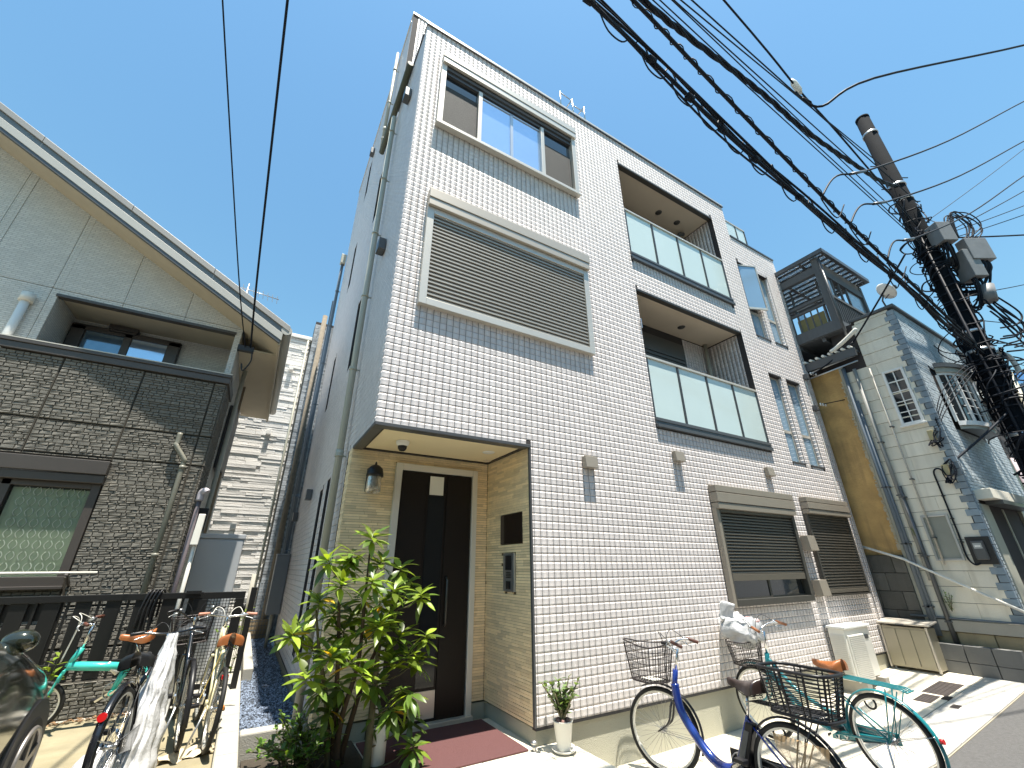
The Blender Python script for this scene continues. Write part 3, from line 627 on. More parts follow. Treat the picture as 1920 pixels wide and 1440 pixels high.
# charcoal panels with split-stone relief, each panel a part
def stones(mb, fr, rect, seed, holes=()):
    rr = random.Random(seed); v = rect[2]+.006
    while v < rect[3]-.012:
        h = rr.choice((.032, .045, .045, .06)); v1 = min(v+h, rect[3]-.006); u = rect[0]+.006
        while u < rect[1]-.012:
            u1 = min(u+rr.uniform(.055, .15), rect[1]-.006)
            if rect[1]-.006-u1 < .03: u1 = rect[1]-.006
            c = cell_minus((u, u1, v, v1), holes)
            if c:
                n = rr.uniform(.007, .015); e = .006; t = rr.random(); a, b2, c2, d = c[0]+.001, c[1]-.001, c[2]+.001, c[3]-.001
                sl = rr.uniform(-.004, .004)
                P8 = [fr.p(a, c2, -.005), fr.p(b2, c2, -.005), fr.p(b2-e, c2+e, n+sl), fr.p(a+e, c2+e, n-sl), fr.p(a, d, -.005), fr.p(b2, d, -.005), fr.p(b2-e, d-e, n-sl*.5), fr.p(a+e, d-e, n+sl*.7)]
                k = len(mb.v); mb.v += [tuple(q) for q in P8]
                for q in ((3, 2, 6, 7), (0, 1, 2, 3), (1, 5, 6, 2), (5, 4, 7, 6), (4, 0, 3, 7)): mb.face([k+i for i in q], t)
            u = u1
        v = v1
xs = [-5.0, -4.04, -3.05, -2.07, -1.10, HX]; zs = [.0, .62, 1.12, 1.62, 2.12, 2.62, 3.13, 3.62, 4.6]
zs = [.0, .63, 1.13, 3.13, 3.62, 4.6]
sd = 0
for i in range(5):
    for j in range(len(zs)-1):
        r = (xs[i]+.004, xs[i+1]-.004, zs[j]+.006, zs[j+1]-.006); sd += 1
        q = MB()
        for a in rects_minus(r, HW): FH.box(q, *a, -.03, -.004)
        if not q.v: continue
        p_ = obj('siding_panel', q, m_charb, HL); q = MB(); stones(q, FH, r, sd, HW)
        obj('stone_facing', q, m_char, p_, stuff=True)
for j in range(len(zs)-1):
    r = (YC+.0, 9.55, zs[j]+.006, zs[j+1]-.006); q = MB(); FHr.box(q, *r, -.03, -.004); p_ = obj('siding_panel', q, m_charb, HL)
    q = MB(); stones(q, FHr, r, 90+j); obj('stone_facing', q, m_char, p_, stuff=True)
# parapet cap of the loggia
obj('parapet_cap', MB().box(-7.5, HX+.04, YC-.05, YC+.16, 4.60, 4.71).box(-7.5, HX+.05, YC-.07, YC+.17, 4.71, 4.765).box(HX-.16, HX+.04, YC+.16, 9.5, 4.60, 4.765), m_brown, HL, bevel=.008)
obj('cap_top', MB().box(-7.5, HX+.052, YC-.072, YC+.172, 4.766, 4.782), mat("pale_cap_top", (.55, .52, .45), .5, .2), HL)
# upper pale wall with gable: panels as parts, loggia opening
YU = 8.62; SLP = .5835
def gz(x): return 5.40-SLP*(x+.2)+.0    # underside of the verge on the wall
lo = (-3.50, -1.03, 4.5, 5.70)
cols = [-6.2, -5.4, -4.52, -4.40, -3.60, -2.71, -1.84, -.93]
for i in range(len(cols)-1):
    a, b = cols[i]+.003, cols[i+1]-.003
    for (z0, z1) in ((4.55, 5.785), (5.795, 9.9)):
        ta, tb = gz(a)+.2, gz(b)+.2
        for rc in rects_minus((a, b, z0, z1), [lo]):
            za, zb = min(rc[3], gz(rc[0])+.2), min(rc[3], gz(rc[1])+.2)
            if za <= rc[2] or zb <= rc[2]: continue
            if z0 > 5: zc = rc[2]
            q = MB(); q.hexa([(rc[0], YU, rc[2]), (rc[1], YU, rc[2]), (rc[1], YU+.04, rc[2]), (rc[0], YU+.04, rc[2]), (rc[0], YU, za), (rc[1], YU, zb), (rc[1], YU+.04, zb), (rc[0], YU+.04, za)])
            obj('upper_panel', q, m_pale, HL, bevel=.004)
q = MB(); q.hexa([(-6.2, YU+.045, 5.72), (HX, YU+.045, 5.72), (HX, YU+.1, 5.72), (-6.2, YU+.1, 5.72), (-6.2, YU+.045, gz(-6.2)+.25), (HX, YU+.045, gz(HX)+.25), (HX, YU+.1, gz(HX)+.25), (-6.2, YU+.1, gz(-6.2)+.25)])
obj('backing', q, m_charb, HL)
# loggia inside
obj('loggia_wall', MB().box(-3.62, HX, 9.50, 9.6, 4.5, 5.8).box(-3.62, -3.505, YU+.045, 9.5, 4.5, 5.8).box(-1.025, -.93, YU+.045, 9.5, 4.5, 5.8), m_pale, HL)
obj('loggia_ceiling', MB().box(-3.5, -1.03, YU+.10, 9.5, 5.705, 5.75), m_eave, HL)
obj('loggia_lintel', MB().box(-3.52, -1.02, YU-.02, YU+.1, 5.655, 5.70), m_brown, HL)
lw = obj('window', MB().box(-3.5, -1.92, 9.44, 9.5, 4.55, 5.60), m_brown, HL, 'dark framed sliding window in the loggia')
for a, b, yy in ((-3.28, -2.76, 9.425), (-2.64, -2.12, 9.425)):
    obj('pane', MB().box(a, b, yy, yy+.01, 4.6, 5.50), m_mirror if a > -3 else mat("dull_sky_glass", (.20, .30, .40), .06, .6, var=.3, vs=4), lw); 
mb = MB()
for a, b in ((-3.48, -3.30), (-2.755, -2.645), (-2.11, -1.93)): mb.box(a, b, 9.40, 9.44, 4.55, 5.58)
mb.box(-3.48, -1.93, 9.40, 9.44, 5.50, 5.60); obj('frame', mb, m_brown, lw, bevel=.006)
obj('curtain', MB().grid(lambda u, v: (-2.64+.52*u, 9.432+.004*math.sin(u*60), 4.6+.9*v), 40, 1), m_curtain, lw)
obj('wall_vent', MB().box(-3.0, -2.58, 9.34, 9.5, 5.60, 5.68).box(-2.98, -2.60, 9.36, 9.5, 5.56, 5.60), m_brown, HL, bevel=.008)
obj('vent_pipe', MB().tube([(-3.78, 8.55, 4.4), (-3.78, 8.55, 5.42)], .055, 14), m_white, HL); obj('vent_cap', MB().tube([(-3.78, 8.55, 5.42), (-3.78, 8.55, 5.56)], [.085, .085], 14), m_offw, HL)
# roof: verge, fascia, soffit, gutter
def rb(q, x0, x1, y0, y1, d0, d1):
    """a slab along the roof slope, d = height above the verge line"""
    f = lambda x, d: 5.76-SLP*(x+.2)+d
    q.hexa([(x0, y0, f(x0, d0)), (x1, y0, f(x1, d0)), (x1, y1, f(x1, d0)), (x0, y1, f(x0, d0)), (x0, y0, f(x0, d1)), (x1, y0, f(x1, d1)), (x1, y1, f(x1, d1)), (x0, y1, f(x0, d1))]); return q
rf = obj('roof', rb(MB(), -7, -.16, 7.99, 13.2, -.07, .0), m_roofm, HL)
for k in range(5): obj('verge_cap', rb(MB(), -7+k*1.37, -7+k*1.37+1.364, 7.955, 8.10, -.10, .02), m_roofm, rf, bevel=.006)
obj('fascia', rb(MB(), -7, -.22, 7.985, 8.03, -.20, -.105), mat("blue_grey_fascia", (.16, .185, .20), .5), rf); obj('fascia', rb(MB(), -7, -.25, 7.965, 8.03, -.36, -.21), m_fascia, rf, bevel=.005)
obj('soffit', rb(MB(), -7, -.26, 8.035, 13.1, -.40, -.345), m_eave, rf); obj('soffit_edge', rb(MB(), -7, -.27, 7.975, 8.04, -.42, -.365), m_dgrey, rf)
obj('eave_fascia', MB().box(-.30, -.255, 8.03, 13.2, 5.36, 5.68), m_eave, rf)
gt = obj('gutter', MB().grid(lambda u, v: (-.20+.085*math.cos(math.pi+math.pi*u), 7.97+5.25*v, 5.68+.085*math.sin(math.pi+math.pi*u)), 8, 1), mat("cream_gutter", (.46, .43, .37), .5, var=.05), rf, solid=.012)
obj('gutter_end', MB().tube([(-.20, 7.965, 5.655), (-.20, 7.985, 5.655)], .09, 14), m_fascia, rf)
obj('side_wall', MB().box(HX-.16, HX-.01, 9.56, 12.9, 0, 5.5), m_pale, HL)
obj('side_soffit', MB().box(HX, -.3, 8.63, 13.1, 5.40, 5.43), m_eave, HL)
# lower window with its shutter box
lw = obj('window', MB().box(-6, -2.08, YC+.06, YC+.10, 1.40, 2.75), m_dark, HL, 'wide window with lace curtains under a brown shutter box')
obj('shutter_box', MB().box(-6, -2.045, YC-.13, YC+.0, 2.86, 3.06).box(-6, -2.05, YC-.10, YC+.0, 2.735, 2.85), m_brown, lw, bevel=.008)
mb = MB(); mb.box(-2.17, -2.07, YC-.03, YC+.06, 1.5, 2.735); mb.box(-3.10, -3.0, YC-.02, YC+.06, 1.5, 2.735); mb.box(-6, -2.07, YC-.06, YC+.06, 1.38, 1.50); mb.box(-6, -2.17, YC-.02, YC+.06, 2.66, 2.735); mb.box(-6, -2.06, YC-.10, YC+.0, 1.345, 1.385)
obj('frame', mb, m_brown, lw, bevel=.006)
obj('pane', MB().box(-3.0, -2.17, YC+.035, YC+.04, 1.5, 2.66), mat("clear_pane", (.93, .98, .90), .02, trans=1, var=0), lw); obj('pane', MB().box(-6, -3.1, YC+.035, YC+.04, 1.5, 2.66), m_greenrefl, lw)
obj('curtain', MB().grid(lambda u, v: (-2.98+.82*u, YC+.052+.004*math.sin(u*45), 1.5+1.14*v), 48, 1), m_lace, lw)
mb = MB()
for i in range(7):
    for j in range(8):
        cx, cz = -2.86+i*.115+(.02 if j % 2 else 0), 1.56+j*.14
        if cx > -2.2: continue
        for s in (-1, 1): mb.tube([(cx+s*(.012+.028*math.sin(math.pi*k/6)), YC+.044, cz+.11*k/6) for k in range(7)], .006, 4)
obj('lace_pattern', mb, m_lacep, lw, stuff=True)
lr = tag(obj('laundry_pole', MB().tube([(-4.5, 8.25, 1.545), (-1.72, 8.25, 1.545)], .016, 10), m_offw), 'thin white laundry pole across the lower window of the charcoal house', 'pole')
obj('pole_bracket', MB().bar((-2.02, YC, 1.38), (-2.02, 8.22, 1.53), .03, .03).bar((-2.02, YC, 1.2), (-2.02, 8.22, 1.50), .02, .02), m_brown, HL)
# drainpipes of the charcoal house
dp = obj('drainpipe', MB().tube(spline([(-1.345, YC-.07, 3.62), (-1.345, YC-.07, 3.46), (-1.34, YC-.08, 3.40), (-1.19, YC-.08, 3.20), (-1.185, YC-.07, 3.14), (-1.185, YC-.07, 2.9)], 4)+[Vector((-1.185, YC-.07, .05))], .036, 12), mat("olive_grey_drainpipe", (.20, .195, .155), .45, var=.05), HL, 'kinked olive grey drainpipe')
for z in (3.05, 1.75): obj('bracket', MB().tube([(-1.185, YC-.07, z), (-1.185, YC-.07, z+.05)], .046, 12), mat("olive_bracket", (.2, .195, .16), .45), dp)
cp = obj('conduit', MB().tube([(-.84, YC-.03, .1), (-.84, YC-.03, 2.6)], .032, 10), mat("plum_conduit", (.12, .10, .11), .5), HL); obj('conduit_hood', MB().tube(spline([(-.84, YC-.03, 2.58), (-.84, YC-.03, 2.70), (-.80, YC-.06, 2.74), (-.76, YC-.08, 2.71)], 4), [.05]*13, 12), mat("mauve_hood", (.42, .39, .42), .5), cp)
cc = obj('cable_cover', MB().tube([(-.74, YC-.02, .1), (-.74, YC-.02, 2.3)], .028, 10), m_offw, HL); obj('cover_head', MB().hexa([(-.80, YC-.10, 1.92), (-.70, YC-.10, 1.92), (-.70, YC-.02, 1.92), (-.80, YC-.02, 1.92), (-.79, YC-.08, 2.38), (-.70, YC-.08, 2.38), (-.70, YC-.02, 2.38), (-.79, YC-.02, 2.38)]), m_offw, cc, bevel=.01)
# side pipes and clutter on the flank
sp = obj('flank_pipe', MB().tube([(-.80, 9.6, .1), (-.80, 9.6, 5.35)], .04, 10), m_pipe, HL); obj('flank_pipe', MB().tube([(-.82, 10.6, .1), (-.82, 10.6, 5.35)], .03, 10), mat("tan_pipe", (.28, .22, .15), .6), HL)
obj('flank_window', MB().box(HX, -.80, 10.0, 11.2, 3.4, 4.7), m_dark, HL, 'black shuttered window on the flank'); obj('meter_cluster', MB().box(-.90, -.74, 9.2, 9.4, 2.2, 2.55).tube(spline([(-.82, 9.2, 2.2), (-.78, 9.1, 2.0), (-.80, 9.2, 1.6)]), .02, 8), m_dark, HL, bevel=.01)
# aerial on the roof behind the verge
ae = thing('tv_aerial', 'thin silver television aerial behind the sloping grey verge', 'aerial', (-1.1, 9.6, 6.4))
mb = MB(); mb.tube([(-1.17, 9.6, 6.2), (-1.17, 9.6, 7.42)], .016, 8); obj('mast', mb, m_steel, ae)
obj('boom', MB().tube([(-1.30, 9.6, 7.28), (-.55, 9.75, 7.30)], .010, 6), m_steel, ae)
for i in range(8): obj('element', MB().tube([(-1.25+i*.095, 9.45+i*.02, 7.285), (-1.25+i*.095, 9.79+i*.02, 7.285)], .005, 5), m_steel, ae)
# ---------------------------------------------------------------- grey cabinet in the gap, and the box on the tiled wall
m_cab = mat("grey_cabinet_paint", (.48, .50, .52), .4, .2, var=.03)
ct = thing('storage_cabinet', 'large plain grey metal cabinet standing in the gap behind the black gate', 'cabinet', (-.42, 9.4, 0))
obj('body', MB().box(-.77, -.105, 9.2, 9.6, -.02, 2.06), m_cab, ct, bevel=.008); obj('door', MB().box(-.76, -.115, 9.185, 9.198, .06, 2.03), m_cab, ct, bevel=.004); obj('cap', MB().box(-.785, -.09, 9.175, 9.62, 2.062, 2.135), m_cab, ct, bevel=.008)
eb = thing('meter_cabinet', 'narrow dark grey meter cabinet fixed low on the tiled side wall', 'cabinet', (.7, 11.7, .62))
obj('body', MB().box(.585, .855, 11.55, 12.0, .66, 1.86), mat("slate_cabinet", (.16, .18, .20), .4, .2), eb, bevel=.008); obj('lid', MB().box(.58, .86, 11.53, 12.02, 1.862, 1.885), mat("slate_cabinet_lid", (.24, .27, .30), .4, .2), eb)
obj('stand', MB().tube([(.72, 11.8, .0), (.72, 11.8, .66)], .03, 8), m_pipe, eb)
# ---------------------------------------------------------------- white house closing the gap
m_whs = mat("white_split_siding", (.82, .80, .77), .85, var=.03, vs=7, bump=1, bs=40, tint=.06)
HWh = thing('white_house', 'white house with rough horizontal siding seen in the gap behind', 'house', (-1, 14, 0))
obj('wall', MB().box(-4.5, .55, 14.03, 14.2, -.1, 8.6), m_conc, HWh)
FW = Fr((0, 14.0, 0), (1, 0, 0), (0, -1, 0)); it = []; rr = random.Random(11)
v = .25
while v < 8.5:
    h = rr.choice((.06, .08, .10, .13)); u = -1.9-rr.random()
    while u < .40:
        L = rr.choice((.22, .4, .6, .9, 1.3)); c = (max(u, -2.2), min(u+L, .40), v, min(v+h, 8.52)); u += L
        if c[1]-c[0] > .03: it.append((tuple(FW.p((c[0]+c[1])/2, (c[2]+c[3])/2)), (c[1]-c[0])*(c[3]-c[2])*(1 if c[1] > -1.2 else .1), (c[0], c[1], c[2], c[3], rr.uniform(0, .032), rr.random(), rr.uniform(-.003, .003))))
    v += h
def whs(mb, a, b, c, d, n, t, sl):
    mb.hexa([FW.p(a+.002, c+.004, -.03), FW.p(b-.002, c+.004, -.03), FW.p(b-.004, c+.006, n+sl), FW.p(a+.004, c+.006, n), FW.p(a+.002, d-.004, -.03), FW.p(b-.002, d-.004, -.03), FW.p(b-.004, d-.007, n-sl), FW.p(a+.004, d-.007, n*.94)], t)
pieces('siding_strip', it, whs, m_whs, HWh, 300)
obj('coping', MB().box(-4.5, .60, 13.93, 14.25, 8.54, 8.66), m_white, HWh, bevel=.01)
obj('drainpipe', MB().tube([(.33, 13.92, .2), (.33, 13.92, 8.5)], .03, 8), m_pipe, HWh)
for x, z in ((-.05, 7.35), (-.25, 5.2), (-.55, 2.55)): obj('vent_hood', MB().box(x, x+.13, 13.86, 13.97, z, z+.13), m_whs, HWh, bevel=.01)
# grey house corner in the far end of the passage
HG = thing('grey_house', 'strip of a grey brick house with two pipes at the far end of the passage', 'house', (.6, 13.6, 0))
m_gb = mat("blue_grey_brick", (.34, .37, .40), .85, var=.1, vs=5, tint=.3); mb = MB(); rr = random.Random(4)
v = 0
while v < 9:
    for k in range(5):
        o2 = -.1 if int(v/.072) % 2 else 0
        a, b = .44+k*.21+o2, .44+k*.21+.2+o2; a = max(a, .44); b = min(b, 1.25)
        if b-a > .02: mb.box(a, b, 13.72-rr.uniform(0, .006), 13.8, v, v+.066, rr.random())
    v += .072
obj('brick', mb, m_gb, HG, stuff=True); obj('wall', MB().box(.44, 1.3, 13.78, 14.4, -.1, 9.2), m_grout, HG)
obj('pipe', MB().tube([(.66, 13.45, 0), (.66, 13.45, 9.3)], .075, 10), mat("weathered_tan_post", (.20, .17, .13), .9, var=.3, vs=12, bump=.6, bs=40), HG); obj('pipe', MB().tube([(.79, 12.9, 0), (.79, 12.9, 9.6)], .05, 10), m_pipeb, HG)
# low mesh fence and little concrete posts at the end of the gravel
mf = thing('mesh_fence', 'low green wire mesh fence at the far end of the gravel strip', 'fence', (.4, 13.3, 0))
mb = MB()
for i in range(9): mb.tube([(.28+i*.07, 13.3, .05), (.28+i*.07, 13.3, 1.25)], .004, 4)
for i in range(13): mb.tube([(.26, 13.3, .1+i*.095), (.86, 13.3, .1+i*.095)], .004, 4)
obj('wire_mesh', mb, m_pipeb, mf, stuff=True); obj('post', MB().tube([(.24, 13.3, 0), (.24, 13.3, 1.45)], .05, 10), m_conc, mf); obj('base_board', MB().box(.26, .86, 13.32, 13.36, .02, .42), mat("tan_board", (.30, .23, .14), .8, var=.2, stretch=(8, 8, 1)), mf)
# ---------------------------------------------------------------- black slat fence with mesh gate
m_fence = mat("black_fence_aluminium", (.012, .012, .012), .45, .2, var=.1, spec=.4)
fc = thing('slat_fence', 'black slatted fence on a rough stone base before the charcoal house', 'fence', (-1.8, 7.8, 0))
YF = 7.8
obj('top_rail', MB().box(-5, -.42, YF-.03, YF+.03, 1.215, 1.29), m_fence, fc, bevel=.004); obj('bottom_rail', MB().box(-5, -.50, YF-.025, YF+.025, .50, .56), m_fence, fc, bevel=.004)
x = -4.6
while x < -.62:
    obj('slat', MB().box(x, x+.15, YF-.012, YF+.012, .38, 1.214), m_fence, fc); obj('slat', MB().box(x+.206, x+.232, YF-.012, YF+.012, .38, 1.214), m_fence, fc); x += .288
obj('lattice_screen', MB().box(-5, -1.98, YF+.02, YF+.03, 1.02, 1.21), m_fence, fc)
for xx in (-3.2, -1.9, -.58): obj('post', MB().box(xx, xx+.06, YF+.013, YF+.07, .3, 1.214), m_fence, fc)
sb = obj('stone_base', MB().box(-5, -.5, YF-.03, YF+.14, -.02, .36), m_charb, fc); q = MB(); stones(q, Fr((0, YF-.03, 0), (1, 0, 0), (0, -1, 0)), (-3.4, -.5, .0, .36), 321); obj('stone_facing', q, m_char, sb, stuff=True)
gt = thing('mesh_gate', 'black framed gate with wire mesh beside the grey cabinet', 'gate', (-.15, 7.8, 0))
mb = MB(); mb.box(-.52, .085, YF-.025, YF+.025, 1.20, 1.285); mb.box(-.52, .085, YF-.025, YF+.025, .14, .20); mb.box(-.03, .085, YF-.025, YF+.025, .20, 1.20); mb.box(-.52, -.36, YF-.025, YF+.025, .20, 1.20); obj('frame', mb, m_fence, gt, bevel=.004)
mb = MB()
for i in range(10): mb.tube([(-.355+i*.037, YF, .2), (-.355+i*.037, YF, 1.2)], .0035, 4)
for i in range(26): mb.tube([(-.36, YF, .22+i*.038), (-.03, YF, .22+i*.038)], .0035, 4)
obj('wire_mesh', mb, m_fence, gt, stuff=True); obj('latch', MB().box(-.62, -.45, YF-.07, YF-.026, 1.27, 1.31), m_fence, gt)
tag(obj('gate_post', MB().box(.145, .22, YF-.04, YF+.035, .10, 1.335), m_fence, bevel=.005), 'black square gate post on the kerb beside the gravel', 'post')
obj('hinge', MB().tube([(.10, YF, 1.02), (.10, YF, 1.12)], .02, 8), m_fence, gt)
# hose hung over the fence rail
hs = MB()
for k in range(4): hs.tube(spline([(-.92-.05*k, YF-.06, .75+.05*k), (-.94-.04*k, YF-.075, 1.1), (-.90-.04*k, YF-.05, 1.31), (-.86-.04*k, YF+.05, 1.28), (-.85-.04*k, YF+.07, 1.0)]), .014, 6)
tag(obj('garden_hose', hs, m_blackp), 'black hose hung in loops over the fence rail', 'hose')
# ---------------------------------------------------------------- the house across the street, mirrored in the balcony glass and the door
HO = thing('opposite_house', 'grey beige house across the street, seen only as a dim reflection in the panes', 'house', (5, -4, -.36))
m_opp = mat("beige_render", (.36, .33, .28), .9, var=.08); obj('wall', MB().box(-8, 4.4, -9, -3.6, -.36, 6.2).box(4.6, 15, -9.5, -3.9, -.36, 7.4), m_opp, HO)
obj('roof', MB().hexa([(-8.4, -9.4, 6.2), (4.6, -9.4, 6.2), (4.6, -3.2, 6.2), (-8.4, -3.2, 6.2), (-8.4, -6.4, 8.0), (4.6, -6.4, 8.0), (4.6, -6.2, 8.0), (-8.4, -6.2, 8.0)]), m_roofm, HO)
for x in (-6, -2.5, 1.2, 6, 9.5, 12.5):
    for z in (.6, 3.6):
        w = obj('window', MB().box(x, x+1.6, -3.62 if x < 4 else -3.92, -3.55 if x < 4 else -3.85, z, z+1.3), m_brown, HO); obj('pane', MB().box(x+.06, x+1.54, -3.549 if x < 4 else -3.849, -3.54 if x < 4 else -3.84, z+.06, z+1.24), m_glass, w)
# ---------------------------------------------------------------- the old house on the right: cream flank, pale blue front
m_cream = mat("aged_cream_board", (.80, .75, .63), .85, var=.07, vs=3, bump=.4, bs=60, streak=.55, scol=(.42, .36, .26), rnd=.07)
m_bluep = mat("pale_blue_painted_brick", (.44, .50, .53), .75, var=.10, vs=3, tint=.14, streak=.3, scol=(.20, .25, .28))
m_quoin = mat("blue_quoin", (.22, .28, .33), .8, var=.2, vs=8, rnd=.25, streak=.5, scol=(.42, .39, .32))
m_tan = mat("ochre_mortar_wall", (.52, .33, .13), .95, var=.40, vs=3.2, bump=1.5, bs=22, streak=.85, scol=(.17, .11, .06))
m_block = mat("shaded_concrete_block", (.12, .115, .10), .95, var=.25, vs=3, bump=.8, bs=80, rnd=.2, streak=.5, scol=(.05, .05, .045))  # the shadow on this wall is put into its dark base colour
m_wood = mat("weathered_dark_timber", (.10, .105, .11), .7, var=.2, vs=6, stretch=(3, 3, .6))
m_stone = mat("yellow_grey_plinth_stone", (.33, .28, .18), .9, var=.2, vs=4, bump=.8, bs=60, rnd=.15, streak=.4)
PLACE[:] = [.885, .184]
def HS(p): return (p[0]*.885, p[1]*.885, p[2]*.885+.184)
R = thing('old_house', 'old house with stained cream flank, pale blue brick front and bow window', 'house', (14, 3.5, 0))
XC = 12.3; FC = Fr((XC, 0, 0), (0, 1, 0), (-1, 0, 0)); FF = Fr((0, 2.78, 0), (1, 0, 0), (0, -1, 0))
obj('wall', MB().box(XC+.02, 16.45, 2.80, 4.15, -.36, 7.32).box(XC+.03, 16.4, 4.15, 9, -.36, 6.55), m_grout, R)
rr = random.Random(8); v = .62; jn = 0
while v < 7.3:
    h = min(.288, 7.32-v); cuts = [2.90, 4.09]; jn += 1
    if v > 5.9: cuts = [2.90, 3.55] if v > 7.0 else [2.90, 3.62]
    c0 = cuts[0]-(.0 if jn % 2 else .05)
    seq = [c0, cuts[1]] if cuts[1]-c0 < .9 else [c0, rr.uniform(3.2, 3.8), cuts[1]]
    for a, b in zip(seq, seq[1:]):
        q = MB(); q.hexa([FC.p(a+.002, v+.004, 0), FC.p(b-.002, v+.004, 0), FC.p(b-.002, v+.004, .026), FC.p(a+.002, v+.004, .026), FC.p(a+.002, v+h-.004, 0), FC.p(b-.002, v+h-.004, 0), FC.p(b-.002, v+h-.004, .016), FC.p(a+.002, v+h-.004, .016)])
        obj('siding_board', q, m_cream, R)
    v += h
# quoins up the corner and the blue front in courses
v = .62; k = 0
while v < 7.25:
    w = .13 if k % 2 else .20
    q = MB(); q.box(XC-.032, XC+.03, 2.755, 2.755+w, v+.004, v+.128); obj('quoin', q, m_quoin, R, bevel=.006); v += .133; k += 1
fh = [(13.16, 15.2, 4.40, 5.95), (12.55, 15.35, -1, 2.95)]
mb = MB(); v = .3; k = 0
while v < 7.32:
    u = 12.42-(.11 if k % 2 else 0)
    while u < 16.4:
        c = cell_minus((max(u, 12.40), min(u+.215, 16.42), v, min(v+.068, 7.32)), fh, .02)
        if c: FF.box(mb, c[0]+.003, c[1]-.003, c[2]+.004, c[3]-.003, -.02, .012+rr.uniform(0, .006), rr.random())
        u += .22
    v += .072; k += 1
obj('brick', mb, m_bluep, R, stuff=True)
obj('parapet_cap', MB().box(XC-.06, 16.5, 2.70, 2.9, 7.33, 7.40).box(XC-.06, XC+.1, 2.9, 3.62, 7.33, 7.40), m_dgrey, R, bevel=.008)
# white lattice window of the flank
def lattice(parent_, y0, y1, z0, z1, cols_, rows_):
    w = obj('window', MB().box(XC-.025, XC-.015, y0, y1, z0, z1), m_glass, parent_, 'white lattice window')
    mb = MB(); f = .05
    mb.box(XC-.07, XC-.012, y0, y0+f, z0, z1); mb.box(XC-.07, XC-.012, y1-f, y1, z0, z1); mb.box(XC-.07, XC-.012, y0+f, y1-f, z0, z0+f); mb.box(XC-.07, XC-.012, y0+f, y1-f, z1-f, z1); mb.box(XC-.09, XC-.012, y0-.03, y1+.03, z0-.04, z0)
    obj('frame', mb, m_white, w, bevel=.006)
    mb = MB()
    for i in range(1, cols_): yy = y0+f+(y1-y0-2*f)*i/cols_; mb.box(XC-.045, XC-.026, yy-.010, yy+.010, z0+f, z1-f)
    for j in range(1, rows_): zz = z0+f+(z1-z0-2*f)*j/rows_; mb.box(XC-.047, XC-.0265, y0+f, y1-f, zz-.010, zz+.010)
    obj('glazing_bar', mb, m_white, w)
lattice(R, 2.985, 3.39, 4.49, 5.82, 2, 5)
lw = obj('window', MB().box(XC-.03, XC-.02, 3.25, 3.65, 1.70, 2.53), mat("frosted_grey_pane", (.30, .31, .27), .25, var=.15, vs=3), R, 'frosted lower window in a metal frame')
mb = MB()
for a, b, c, d in ((3.23, 3.27, 1.67, 2.56), (3.63, 3.67, 1.67, 2.56), (3.27, 3.63, 1.67, 1.71), (3.27, 3.63, 2.52, 2.56)): mb.box(XC-.06, XC-.02, a, b, c, d)
obj('frame', mb, m_steel, lw, bevel=.004)
# flank pipes
for y, z0, z1, r_, mm in ((4.08, .3, 6.2, .045, m_pipeb), (4.02, .3, 5.3, .03, m_pipeb), (3.86, 1.3, 6.1, .04, mat("dull_grey_pipe", (.23, .235, .22), .6, var=.15)), (3.82, .05, 3.2, .042, m_dgrey), (3.56, 1.6, 6.0, .017, mat("flaking_white_pipe", (.44, .42, .37), .8, var=.3, vs=30))):
    p_ = obj('pipe', MB().tube([(XC-.09, y, z0), (XC-.09, y, z1)], r_, 10), mm, R)
    for zz in (z0+.5, z0+1.7, z0+2.9): 
        if zz < z1: obj('bracket', MB().box(XC-.14, XC-.015, y-r_-.012, y+r_+.012, zz, zz+.025), m_dgrey, p_)
obj('flashing', MB().box(XC-.03, XC+.02, 4.11, 4.20, .2, 6.3), m_pipe, R)
# ochre wall where a neighbour was torn away, block wall under it
tw = obj('torn_wall', MB().grid(lambda u, v: (XC+.01-.012*math.sin(u*9+v*13)*math.sin(v*21), 4.20+1.6*u, 1.80+4.5*v), 14, 30), m_tan, R, 'raw ochre mortar wall with a jagged edge')
mb = MB()
for i in range(110):
    z = 1.9+4.0*i/110; w = rr.uniform(.015, .06); mb.box(XC-.035-rr.random()*.02, XC+.01, 4.19, 4.20+w, z, z+rr.uniform(.02, .045), rr.random())
obj('mortar_edge', mb, mat("crumbling_mortar", (.46, .41, .30), .95, var=.2, vs=20), tw, stuff=True)
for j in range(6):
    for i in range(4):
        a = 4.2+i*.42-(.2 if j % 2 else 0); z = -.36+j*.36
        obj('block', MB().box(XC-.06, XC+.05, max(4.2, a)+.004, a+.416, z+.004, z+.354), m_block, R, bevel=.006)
obj('rail_flashing', MB().tube([(XC-.12, 4.95, 2.02), (XC-.12, 4.2, 1.72), (XC-.12, 3.44, 1.25), (XC-.10, 2.70, .80)], .026, 8), m_offw, R, 'sloping pale pipe across the flank')
# plinth
obj('plinth_band', MB().box(XC-.09, XC+.02, 2.74, 4.09, .40, .60), m_conc, R, bevel=.008); obj('plinth_pipe', MB().tube([(XC-.10, 2.7, .62), (XC-.10, 4.4, .64)], .018, 8), m_pipeb, R)
for a, b, z0, z1 in ((2.74, 3.25, .12, .39), (3.26, 3.78, .12, .39), (3.79, 4.09, .12, .39), (2.74, 3.5, -.3, .11), (3.51, 4.09, -.3, .11)): obj('plinth_stone', MB().box(XC-.05, XC+.03, a, b, z0, z1), m_stone, R, bevel=.012)
